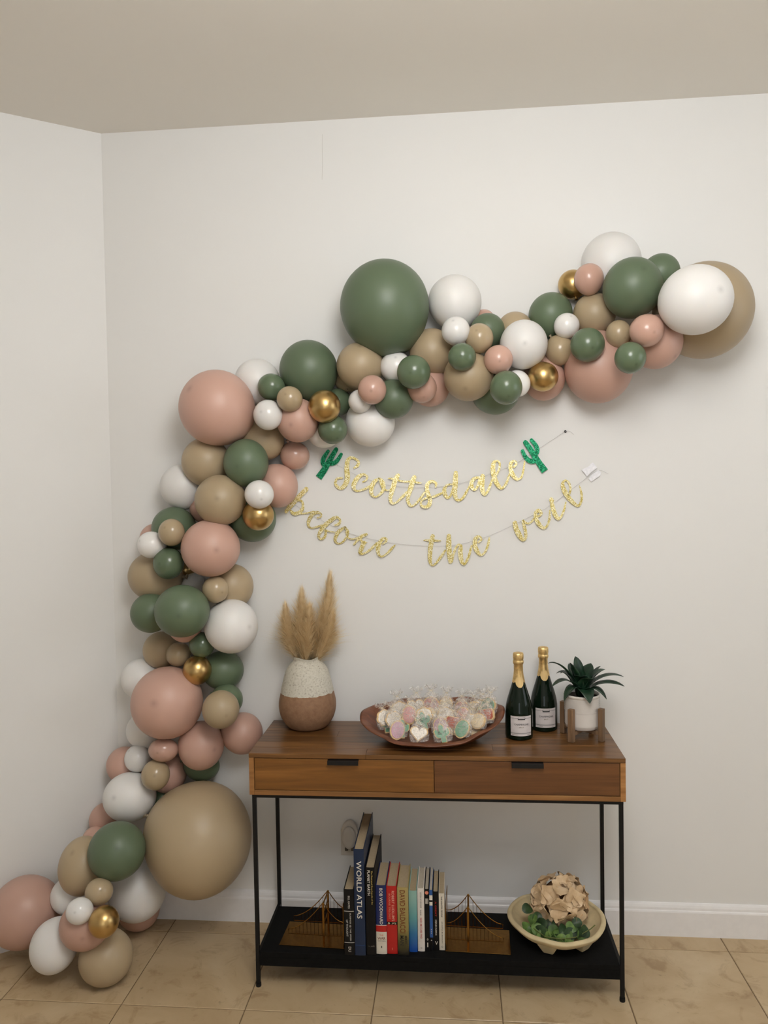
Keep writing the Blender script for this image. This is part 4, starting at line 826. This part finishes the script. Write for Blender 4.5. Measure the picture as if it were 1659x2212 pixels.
def leaf(tip, width, droop, lift, parent, mat, base=(0, 0, .105), name='leaf', twist=0.0, n=14):
    B0 = Vector(base); Tp = Vector(tip); hor = Vector((Tp.x-B0.x, Tp.y-B0.y, 0)); c1 = B0+hor*.30+Vector((0, 0, lift)); c2 = B0+hor*.72+Vector((0, 0, (Tp.z-B0.z)*.85+droop))
    v = []; side0 = Vector((0, 0, 1)).cross(hor.normalized() if hor.length > .004 else Vector((0, -1, 0)))
    for i in range(n+1):
        s = i/n; p = B0*(1-s)**3+c1*3*s*(1-s)**2+c2*3*s*s*(1-s)+Tp*s**3
        d = ((c1-B0)*(1-s)**2+(c2-c1)*2*s*(1-s)+(Tp-c2)*s*s).normalized()
        sd = (side0-d*side0.dot(d)).normalized(); sd = (Matrix.Rotation(twist*s, 3, d) @ sd); up = d.cross(sd)
        w = width*(.42+.58*math.sin(PI*min(1, s*1.25+.08)) if s < .5 else (.42+.58*math.sin(PI*(.705)))*0+math.cos((s-.5)*PI)**.8*(.42+.58*math.sin(PI*.705)))
        w = max(w, .0004)
        for q, e in ((-1, .16), (-.5, .02), (0, -.06), (.5, .02), (1, .16)): v.append(tuple(p+sd*(q*w/2)+up*(e*w*.5)))
    f = [(i*5+k, i*5+k+1, (i+1)*5+k+1, (i+1)*5+k) for i in range(n) for k in range(4)]
    mb = MB(); mb.add(v, f); o = mb.build(name, mat, parent, smooth=True, fix=False)
    m = o.modifiers.new('thick', 'SOLIDIFY'); m.thickness = .0012; return o
LV = [((-.113, -.01, .220), .034, .030, .085, .2), ((-.106, -.05, .150), .030, .034, .075, .0), ((-.082, .02, .178), .030, .03, .075, .0), ((-.018, .02, .238), .046, .0, .06, .0), ((-.042, -.02, .225), .042, -.005, .06, .0),
 ((.062, -.01, .211), .034, .0, .06, .1), ((.137, -.015, .176), .034, .026, .075, .0), ((.134, -.04, .150), .030, .026, .06, .2), ((.072, -.055, .110), .032, .04, .05, .0), ((-.066, -.045, .100), .034, .045, .06, .0),
 ((.012, -.088, .104), .046, .045, .045, .0), ((.040, .045, .208), .046, .0, .07, .0), ((-.036, .05, .205), .044, .0, .07, .0), ((.028, -.055, .178), .044, .012, .07, .0), ((-.012, -.05, .185), .042, .012, .07, .0), ((.085, .03, .19), .034, .015, .07, .0), ((.05, .075, .16), .034, .03, .06, .0), ((-.06, .075, .165), .034, .03, .06, .0)]
for tp, w, dr, li, tw in LV: leaf(tp, w*1.3, dr, li, pp, M['agave'], twist=tw)

# ------------------------------------------------------------------ bridge bookends
M['brass'] = plain('brushed_brass', c8(150, 112, 56), .24, 1.0, var=.1, nscale=80)
def bookend(label, x0, x1, tower_x, zl, zr, mirror, rz):
    cx, cy = (x0+x1)/2, -.292; zb = SZ+.0005
    root = thing('bookend', label, 'bookend', (cx, cy, zb), rz, 'brass bridge bookends')
    L = (x1-x0)/2; tx = tower_x-cx
    MB().box(-L, L, -.069, .069, 0, .0022).build('base_plate', M['brass'], root, bevel=.0004)
    e = L if not mirror else -L; s = -1 if not mirror else 1
    MB().box(min(e, e+s*.0022), max(e, e+s*.0022), -.066, .066, .0022, .150).build('upright_plate', M['brass'], root, bevel=.0003)
    fe = e+s*.0026
    for yy in (-.038, .040):
        mb = MB(); mb.box(tx-.0033, tx+.0033, yy-.003, yy+.003, .0022, .136); tw = mb.build('tower', M['brass'], root, bevel=.0008)
        mb = MB(); out = -L+.024 if not mirror else L-.022; P = []
        k = 12
        for i in range(k+1): t = i/k; P.append((out+(tx-out)*t, yy, zl+(.137-zl)*t**1.7))
        for i in range(1, k+1): t = i/k; P.append((tx+(fe-tx)*t, yy, zr+(.137-zr)*(1-t)**1.9))
        mb.tube(P, .0016, 6); mb.build('main_cable', M['brass'], root, smooth=True)
        mb = MB(); mb.tube([(out, yy, zl), (out, yy, .024), (fe, yy, .024)], .0014, 6); mb.build('deck', M['brass'], root)
        mb = MB(); nx = 15
        for i in range(1, nx):
            x = out+(fe-out)*i/nx
            if abs(x-tx) < .004: continue
            if (x-out)*(tx-out) < (tx-out)**2 and abs(x-out) < abs(tx-out): t = (x-out)/(tx-out); z = zl+(.137-zl)*t**1.7
            else: t = (x-tx)/(fe-tx); z = zr+(.137-zr)*(1-t)**1.9
            mb.tube([(x, yy, .024), (x, yy, z)], .0007, 4)
        o = mb.build('hanger_wires', M['brass'], root); o['kind'] = 'stuff'
    for z in (.062, .10, .132): MB().box(tx-.002, tx+.002, -.038, .040, z-.002, z+.002).build('cross_beam', M['brass'], root)
    return root
bookend('left brass suspension bridge bookend before the dark books', -.596, -.3755, -.450, .040, .072, False, -.045)
bookend('right brass suspension bridge bookend after the last book', -.0405, .171, .033, .038, .078, True, -.035)

# ------------------------------------------------------------------ books
M['pages'] = plain('book_pages', c8(172, 154, 124), .85, var=.06, nscale=200); M['pages_white'] = plain('white_book_pages', c8(182, 172, 154), .85, var=.05, nscale=200)
INK = {'white': plain('white_print', c8(226, 220, 208), .5, var=0), 'silver': plain('silver_print', c8(190, 186, 178), .5, var=0), 'cream': plain('cream_print', c8(230, 214, 178), .5, var=0), 'brown': plain('brown_print', c8(110, 52, 24), .5, var=0), 'black': plain('dark_print', c8(40, 36, 34), .5, var=0), 'red': plain('red_print', c8(176, 34, 28), .5, var=0), 'peach': plain('peach_print', c8(232, 170, 150), .5, var=0), 'orange': plain('orange_print', c8(214, 130, 104), .5, var=0), 'blue': plain('blue_print', c8(40, 80, 140), .5, var=0), 'grey': plain('grey_print', c8(120, 116, 106), .5, var=0), 'gold': plain('gold_print', c8(196, 170, 96), .5, var=0)}
def mk_gradient():
    t = NT('sea_gradient_cover'); tc = t.n('ShaderNodeTexCoord'); sx = t.n('ShaderNodeSeparateXYZ'); t.l(tc.outputs['Object'], sx.inputs[0])
    mr = t.n('ShaderNodeMapRange'); mr.inputs['From Min'].default_value = 0; mr.inputs['From Max'].default_value = .205; t.l(sx.outputs['Z'], mr.inputs['Value'])
    t.l(t.ramp(mr.outputs[0], [(.05, c8(28, 78, 160)), (.3, c8(48, 112, 158)), (.55, c8(92, 152, 156)), (.9, c8(140, 180, 170))]), t.b.inputs['Base Color']); t.set(Roughness=.35); return t.m
def mk_baldacci():
    t = NT('gold_to_black_cover'); tc = t.n('ShaderNodeTexCoord'); sx = t.n('ShaderNodeSeparateXYZ'); t.l(tc.outputs['Object'], sx.inputs[0])
    n = t.noise(t.coords(), 40, 3); ad = t.n('ShaderNodeMath', operation='MULTIPLY_ADD'); ad.inputs[1].default_value = .03; t.l(n, ad.inputs[0]); t.l(sx.outputs['Z'], ad.inputs[2])
    mr = t.n('ShaderNodeMapRange'); mr.inputs['From Max'].default_value = .22; t.l(ad.outputs[0], mr.inputs['Value'])
    t.l(t.ramp(mr.outputs[0], [(.1, c8(26, 24, 14)), (.3, c8(84, 78, 40)), (.45, c8(140, 126, 72)), (.9, c8(164, 146, 92))]), t.b.inputs['Base Color']); t.set(Roughness=.4); return t.m
COVER = {'black': plain('black_cover', c8(14, 13, 13), .55, spec=.25), 'navy': plain('deep_blue_cover', c8(16, 38, 68), .4), 'royal': plain('royal_blue_cover', c8(18, 34, 86), .4), 'red': plain('red_cover', c8(178, 30, 26), .4), 'cream': plain('cream_cover', c8(214, 206, 190), .5), 'white': plain('white_cover', c8(220, 212, 204), .45), 'blue': plain('bright_blue_cover', c8(38, 84, 148), .35), 'sea': mk_gradient(), 'bald': mk_baldacci(), 'dust': plain('white_jacket_paper', c8(216, 212, 200), .5)}
def book(label, x0, x1, yf, depth, h, cov, pages='pages', bands=(), texts=(), soft=False, group='books between the bookends'):
    w = x1-x0-.0004; cx = (x0+x1)/2; root = thing('book', label, 'book', (cx, yf, SZ+.0005), 0, group)
    th = .0012 if soft else .0026; hw = w/2; mat = COVER[cov]
    # cover: spine slightly rounded plus two boards
    mb = MB(); n = 8; v = []; out = []; inn = []
    rd = 0.0006 if soft else .0016
    for i in range(n+1):
        t = i/n*2-1; out.append((t*hw, rd*t*t)); inn.append((t*(hw-th), th+rd*t*t))
    ring = [(-hw, depth)]+out+[(hw, depth), (hw-th, depth)]+list(reversed(inn))+[(-hw+th, depth)]
    m = len(ring); v = [(x, y, 0) for x, y in ring]+[(x, y, h) for x, y in ring]
    f = [(i, (i+1) % m, m+(i+1) % m, m+i) for i in range(m)]
    # caps as strips
    o_i = list(range(0, n+3)); i_i = [m-1]+list(range(m-2, n+3, -1))[:0]
    ins = [m-1]+list(range(m-2, m-2-(n+1), -1))+[n+3]
    for k in range(len(o_i)-1):
        a, b, c, d = o_i[k], o_i[k+1], ins[k+1], ins[k]
        f += [(m+a, m+b, m+c, m+d), (d, c, b, a)]
    mb.add(v, f); cv = mb.build('cover', mat, root)
    g = .0 if soft else .003
    MB().box(-hw+th, hw-th, th+.0012, depth-g-.001, .001+g, h-g-.0003).build('page_block', M[pages], root)
    for z0, z1, mt in bands:
        m2 = MB(); v = []
        for z in (z0, z1):
            for i in range(n+1): t = i/n*2-1; v.append((t*hw, rd*t*t-.0002, z))
        m2.add(v, [(i, i+1, n+2+i, n+1+i) for i in range(n)]); m2.build('spine_band', mt, cv, fix=False)
    for s, zc, ln, ht, xo, ink, mode in texts:
        me = text_mesh(s, INK[ink], ln, ht, .01)
        for q in me.vertices:
            a, b = q.co.x, q.co.y
            q.co = (xo+b, -.0005, zc-a) if mode == 'down' else (xo+a, -.0005, zc+b)
        o = bpy.data.objects.new('spine_lettering', me); link(o, cv)
    return root
book('short black hardback with silver spine lines, leftmost of the books', -.3723, -.3388, -.396, .160, .218, 'black', bands=((.1447, .1468, INK['silver']), (.0405, .0424, INK['silver'])),
     texts=(('BILL GATES', .176, .042, .0062, .0005, 'silver', 'down'), ('BUSINESS @ THE SPEED', .0935, .092, .0062, .004, 'silver', 'down'), ('OF THOUGHT', .090, .056, .0062, -.0065, 'silver', 'down'), ('DU', .0195, .017, .0095, .001, 'silver', 'down')))
book('tallest book, a dark blue atlas with large white title', -.3372, -.3030, -.396, .285, .352, 'navy', 'pages', bands=((.0335, .0345, INK['blue']),), texts=(('WORLD ATLAS', .218, .190, .0165, .0, 'white', 'down'),))
book('tall black encyclopedia beside the blue atlas', -.3004, -.2693, -.392, .245, .290, 'black', 'pages', texts=(('The Illustrated Encyclopedia of the', .224, .112, .0062, .0055, 'gold', 'down'), ('PLANET EARTH', .240, .083, .0085, -.0045, 'white', 'down'), ('~ ,wifi', .030, .02, .006, .001, 'grey', 'across')))
book('royal blue hardback with red and white lower spine', -.2686, -.2336, -.384, .165, .228, 'royal', bands=((.0, .074, COVER['cream']), (.074, .0945, COVER['red']), (.0945, .0967, INK['white'])),
     texts=(('BOB WOODWARD', .159, .120, .0105, .0005, 'white', 'down'), ('THE', .063, .013, .0055, 0, 'orange', 'across'), ('WAR', .0525, .026, .0085, 0, 'brown', 'across'), ('WITHIN', .0437, .026, .0038, 0, 'grey', 'across'), ('I', .024, .003, .007, 0, 'black', 'across')))
book('bright red hardback beside the royal blue one', -.2335, -.1990, -.381, .165, .225, 'red', bands=((.0975, .1065, COVER['black']),),
     texts=(('ROBERT LUDLUM\'S', .160, .100, .0085, .0045, 'peach', 'down'), ('BOURNE TRILOGY', .158, .085, .006, -.0068, 'orange', 'down'), ('o', .102, .007, .006, -.010, 'cream', 'across'), ('JCJ', .102, .014, .006, .006, 'cream', 'across'), ('I', .017, .002, .008, 0, 'orange', 'across')))
book('mustard hardback fading to black with brown author name', -.1974, -.1617, -.387, .158, .225, 'bald', texts=(('DAVID BALDACCI', .145, .142, .0175, -.001, 'brown', 'down'), ('MAN', .050, .032, .013, -.004, 'black', 'down'), ('MEMORY', .052, .026, .007, .009, 'black', 'down')))
book('pale teal to blue hardback with plain spine', -.1612, -.1346, -.367, .158, .204, 'sea')
book('white spine hardback with red and black small lettering', -.1334, -.1106, -.362, .15, .210, 'white', 'pages_white', texts=(('LISTEN UP OR ELSE', .172, .052, .0052, 0, 'grey', 'down'), ('---', .130, .018, .002, 0, 'black', 'down'), ('SEAN MCCABE PHD', .078, .070, .0062, 0, 'red', 'down'), ('o', .012, .005, .005, 0, 'grey', 'across')))
bk = book('slim black book with an orange round emblem on the spine', -.1102, -.0942, -.360, .15, .207, 'black', 'pages_white', soft=False, texts=(('IIII', .168, .009, .018, 0, 'white', 'across'), ('o', .040, .004, .007, .001, 'white', 'across'), ('I', .022, .003, .015, .001, 'white', 'across')))
mb = MB(); mb.disc(.0058, 0, 20); mb.v = [(x, -.0007, y+.196) for x, y, z in mb.v]; mb.build('round_emblem', INK['orange'], bk.children[0])
book('very thin blue and black book with white marks', -.0941, -.0834, -.357, .15, .203, 'blue', 'pages_white', soft=True, bands=((.0, .045, COVER['black']), (.170, .186, INK['white']), (.152, .164, INK['white']), (.164, .170, COVER['black'])), texts=(('o', .036, .004, .004, 0, 'white', 'across'), ('* * *', .066, .016, .003, 0, 'white', 'down')))
book('slim black book with dark red and white lettering', -.0832, -.0637, -.355, .148, .197, 'black', texts=(('A GREAT', .140, .050, .0052, 0, 'red', 'down'), ('STEPHEN FLEMING', .078, .052, .0048, 0, 'white', 'down'), ('V', .026, .009, .012, .001, 'white', 'across')))
book('cream paperback, rightmost of the row beside the bookend', -.0634, -.0445, -.351, .142, .190, 'cream', soft=True, texts=(('THE WINTER PEOPLE', .146, .070, .0046, 0, 'black', 'down'), ('JENNIFER MCMAHON', .060, .072, .0050, 0, 'grey', 'down'), ('o', .012, .006, .006, 0, 'grey', 'across')))

# ------------------------------------------------------------------ footed bowl with paper flower and leaves
M['stone'] = plain('cream_papier_mache', c8(206, 188, 148), .8, var=.12, nscale=28, bump=.5)
FX, FY = .331, -.236
fb = thing('footed_bowl', 'cream papier-mache footed bowl on the lower shelf', 'bowl', (FX, FY, SZ+.0005))
R0 = .1625
pr = [(.0001, .016), (.06, .016), (.10, .020), (.135, .031), (.155, .046), (R0, .056), (R0+.0005, .061), (R0-.006, .0655), (R0-.014, .064), (R0-.020, .055), (.115, .036), (.07, .028), (.0001, .026)]
pq = [pr[0]]+[(a, b) for a, b in catmull(pr[1:-1], 4)]+[pr[-1]]
mb = MB(); mb.lathe(pq, 72, wob=lambda a, z: (1+.006*math.sin(3*a)+.004*math.sin(8*a+1), .0022*math.sin(2*a+.5)+.001*math.sin(9*a)))
mb.build('bowl_body', M['stone'], fb, smooth=True)
for a in (250, 312, 130, 40):
    mb = MB(); Mx = Matrix.Rotation(math.radians(a), 4, 'Z'); v = [Mx @ Vector(p) for p in ((.07, -.034, .030), (.07, .034, .030), (.140, .034, .036), (.140, -.034, .036), (.088, -.016, 0), (.088, .016, 0), (.122, .016, 0), (.122, -.016, 0))]
    mb.add([tuple(p) for p in v], [(0,1,2,3),(7,6,5,4),(0,4,5,1),(1,5,6,2),(2,6,7,3),(3,7,4,0)]); mb.build('foot', M['stone'], fb, bevel=.004)
def mk_petal():
    t = NT('beige_silk_petal'); v = t.coords((1, 1, 1), True); n = t.noise(v, 30, 3)
    t.l(t.ramp(n, [(.3, c8(196, 164, 124)), (.55, c8(218, 190, 152)), (.8, c8(232, 208, 176))]), t.b.inputs['Base Color']); t.set(Roughness=.75); return t.m
M['petal'] = mk_petal()
fl = thing('silk_flower', 'beige ruffled hydrangea-like silk flower head in the footed bowl', 'artificial flower', (.342, -.228, SZ+.118))
def petal_mesh(seed):
    rr = random.Random(seed); mb = MB(); n = 6; v = []; ph = rr.uniform(0, 6); cup = rr.uniform(.25, .6)
    for i in range(n+1):
        s = i/n; w = .5*math.sin(PI*(.12+.80*s))**.65*(1.05)
        for j in range(n+1):
            t = j/n*2-1; x = t*w; y = s*(1-.22*t*t*s); z = cup*(x*x*1.2)-.10*s*s+.06*math.sin(4*t+ph)*s
            v.append((x*.048, y*.044, z*.044))
    f = [(i*(n+1)+j, i*(n+1)+j+1, (i+1)*(n+1)+j+1, (i+1)*(n+1)+j) for i in range(n) for j in range(n)]
    mb.add(v, f); me = mb.mesh('petal', True); me.materials.append(M['petal']); return me
PET = [petal_mesh(s) for s in range(5)]
rr = random.Random(11)
mb = MB(); bm = bmesh.new(); bmesh.ops.create_icosphere(bm, subdivisions=2, radius=.060); me = bpy.data.meshes.new('flower_core'); bm.to_mesh(me); bm.free(); me.materials.append(plain('flower_core_brown', c8(132, 98, 66), .85))
o = bpy.data.objects.new('flower_core', me); link(o, fl)
clusters = []
kk = 0
for i in range(27):
    z = 1-1.7*(i+.5)/27; a = i*2.39996; r = math.sqrt(max(0, 1-z*z)); d = Vector((r*math.cos(a), r*math.sin(a), z))
    if d.y > .75: continue
    cc = Vector((d.x*.083, d.y*.068, d.z*.070)); q = d.to_track_quat('Z', 'Y'); spin = rr.uniform(0, 6)
    for k in range(4):
        o = bpy.data.objects.new('petal', PET[kk % 5]); kk += 1; link(o, fl)
        o.rotation_mode = 'QUATERNION'
        from mathutils import Quaternion
        o.rotation_quaternion = q @ Quaternion((0, 0, 1), spin+k*PI/2+rr.uniform(-.25, .25)) @ Quaternion((1, 0, 0), rr.uniform(-.05, .5)); o.location = cc*rr.uniform(.86, 1.08); sc = rr.uniform(.85, 1.15); o.scale = (sc, sc, sc)
M['euca'] = mk_leaf('round_green_leaf', c8(56, 82, 38), c8(88, 118, 56), c8(128, 156, 80), .45)
M['euca_dark'] = mk_leaf('dark_round_green_leaf', c8(30, 48, 28), c8(42, 66, 36), c8(60, 86, 46), .45)
sp = thing('leaf_sprig', 'artificial sprig of round green leaves under the beige flower', 'artificial leaves', (FX, FY, SZ+.03))
mb = MB(); mb.tube([(-.095, -.075, .040), (-.05, -.105, .022), (.0, -.112, .020), (.05, -.105, .024), (.10, -.075, .034), (.118, -.066, .044)], .0016, 6); mb.build('stem', plain('green_stem', c8(96, 104, 50), .6), sp, smooth=True)
def round_leaf(seed):
    rr = random.Random(seed); mb = MB(); n = 14; v = [(0, 0, -.002)]
    for ring in (.5, 1.0):
        for i in range(n): a = 2*PI*i/n; v.append((.0145*ring*math.cos(a), .0135*ring*math.sin(a), .0035*ring*ring*math.cos(2*a+seed)))
    f = [(0, 1+i, 1+(i+1) % n) for i in range(n)]+[(1+i, 1+n+i, 1+n+(i+1) % n, 1+(i+1) % n) for i in range(n)]
    mb.add(v, f); me = mb.mesh('leaf', True); return me
RL = []
for s, m_ in ((0, 'euca'), (1, 'euca'), (2, 'euca_dark')):
    me = round_leaf(s); me.materials.append(M[m_]); RL.append(me)
rr = random.Random(21)
LP = [(-.104, -.040, .078, 2), (-.112, -.088, .040, 0), (-.088, -.070, .056, 1), (-.072, -.062, .060, 2), (-.078, -.100, .040, 1), (-.058, -.085, .052, 2), (-.095, -.100, .030, 0), (-.050, -.112, .030, 0), (-.060, -.118, .024, 1), (-.030, -.085, .050, 2), (-.022, -.105, .036, 0), (-.036, -.120, .024, 1), (-.006, -.115, .032, 0), (-.012, -.125, .020, 2), (.012, -.100, .042, 2), (.022, -.115, .026, 0), (.036, -.112, .034, 2), (.042, -.095, .048, 1), (.055, -.108, .034, 2), (.062, -.085, .058, 2), (.075, -.100, .038, 2), (.086, -.098, .036, 2), (.070, -.112, .028, 1), (.004, -.128, .022, 1), (-.066, -.108, .036, 2), (.028, -.128, .022, 1)]
for k, (x, y, z, t) in enumerate(LP):
    o = bpy.data.objects.new('leaf', RL[t]); link(o, sp); o.location = (x*.95, y*.86+.004, z-.006); o.rotation_euler = (rr.uniform(.5, 1.35), rr.uniform(-.5, .5), rr.uniform(-.7, .7)); sc = rr.uniform(1.15, 1.5); o.scale = (sc, sc, sc)

# ------------------------------------------------------------------ wall outlet and plug-in device
M['plastic'] = plain('white_plastic', c8(208, 202, 192), .4, var=.02); M['plastic_dark'] = plain('grey_slot', c8(90, 84, 72), .6)
ol = thing('wall_outlet', 'white wall outlet plate under the plug-in device behind the books', 'outlet', (-.402, -.0005, .314))
MB().box(-.036, .036, -.005, 0, -.050, .050).build('plate', M['plastic'], ol, bevel=.002)
for dz in (-.024,): MB().box(-.016, .016, -.0062, -.005, dz-.014, dz+.014).build('socket', M['plastic'], ol, bevel=.001)
pl = thing('plug_in_device', 'oval white plug-in air freshener on the wall behind the books', 'air freshener', (-.403, -.006, .352))
mb = MB(); n = 36
def oval(sx, sz, y): return [(sx*math.cos(2*PI*i/n), y, sz*math.sin(2*PI*i/n)) for i in range(n)]
def loft(rows):
    mb = MB(); v = []
    for r in rows: v += r
    f = [(j*n+i, j*n+(i+1) % n, (j+1)*n+(i+1) % n, (j+1)*n+i) for j in range(len(rows)-1) for i in range(n)]+[tuple(range(n)), tuple((len(rows)-1)*n+i for i in range(n))]
    return mb.add(v, f)
loft([oval(.029, .050, 0), oval(.031, .053, -.010), oval(.031, .053, -.020), oval(.027, .048, -.024)]).build('housing', M['plastic'], pl, smooth=False, bevel=.002)
loft([[(x, y, z-.006) for x, y, z in oval(.024, .041, -.0238)], [(x, y, z-.006) for x, y, z in oval(.025, .042, -.032)], [(x, y, z-.006) for x, y, z in oval(.023, .040, -.037)], [(x, y, z-.006) for x, y, z in oval(.014, .027, -.040)]]).build('cap', M['plastic'], pl, smooth=True)
for sx in (-1, 1): MB().box(sx*.012-.006, sx*.012+.006, -.016, -.004, -.064, -.050).build('vent_foot', M['plastic_dark'], pl, bevel=.002)
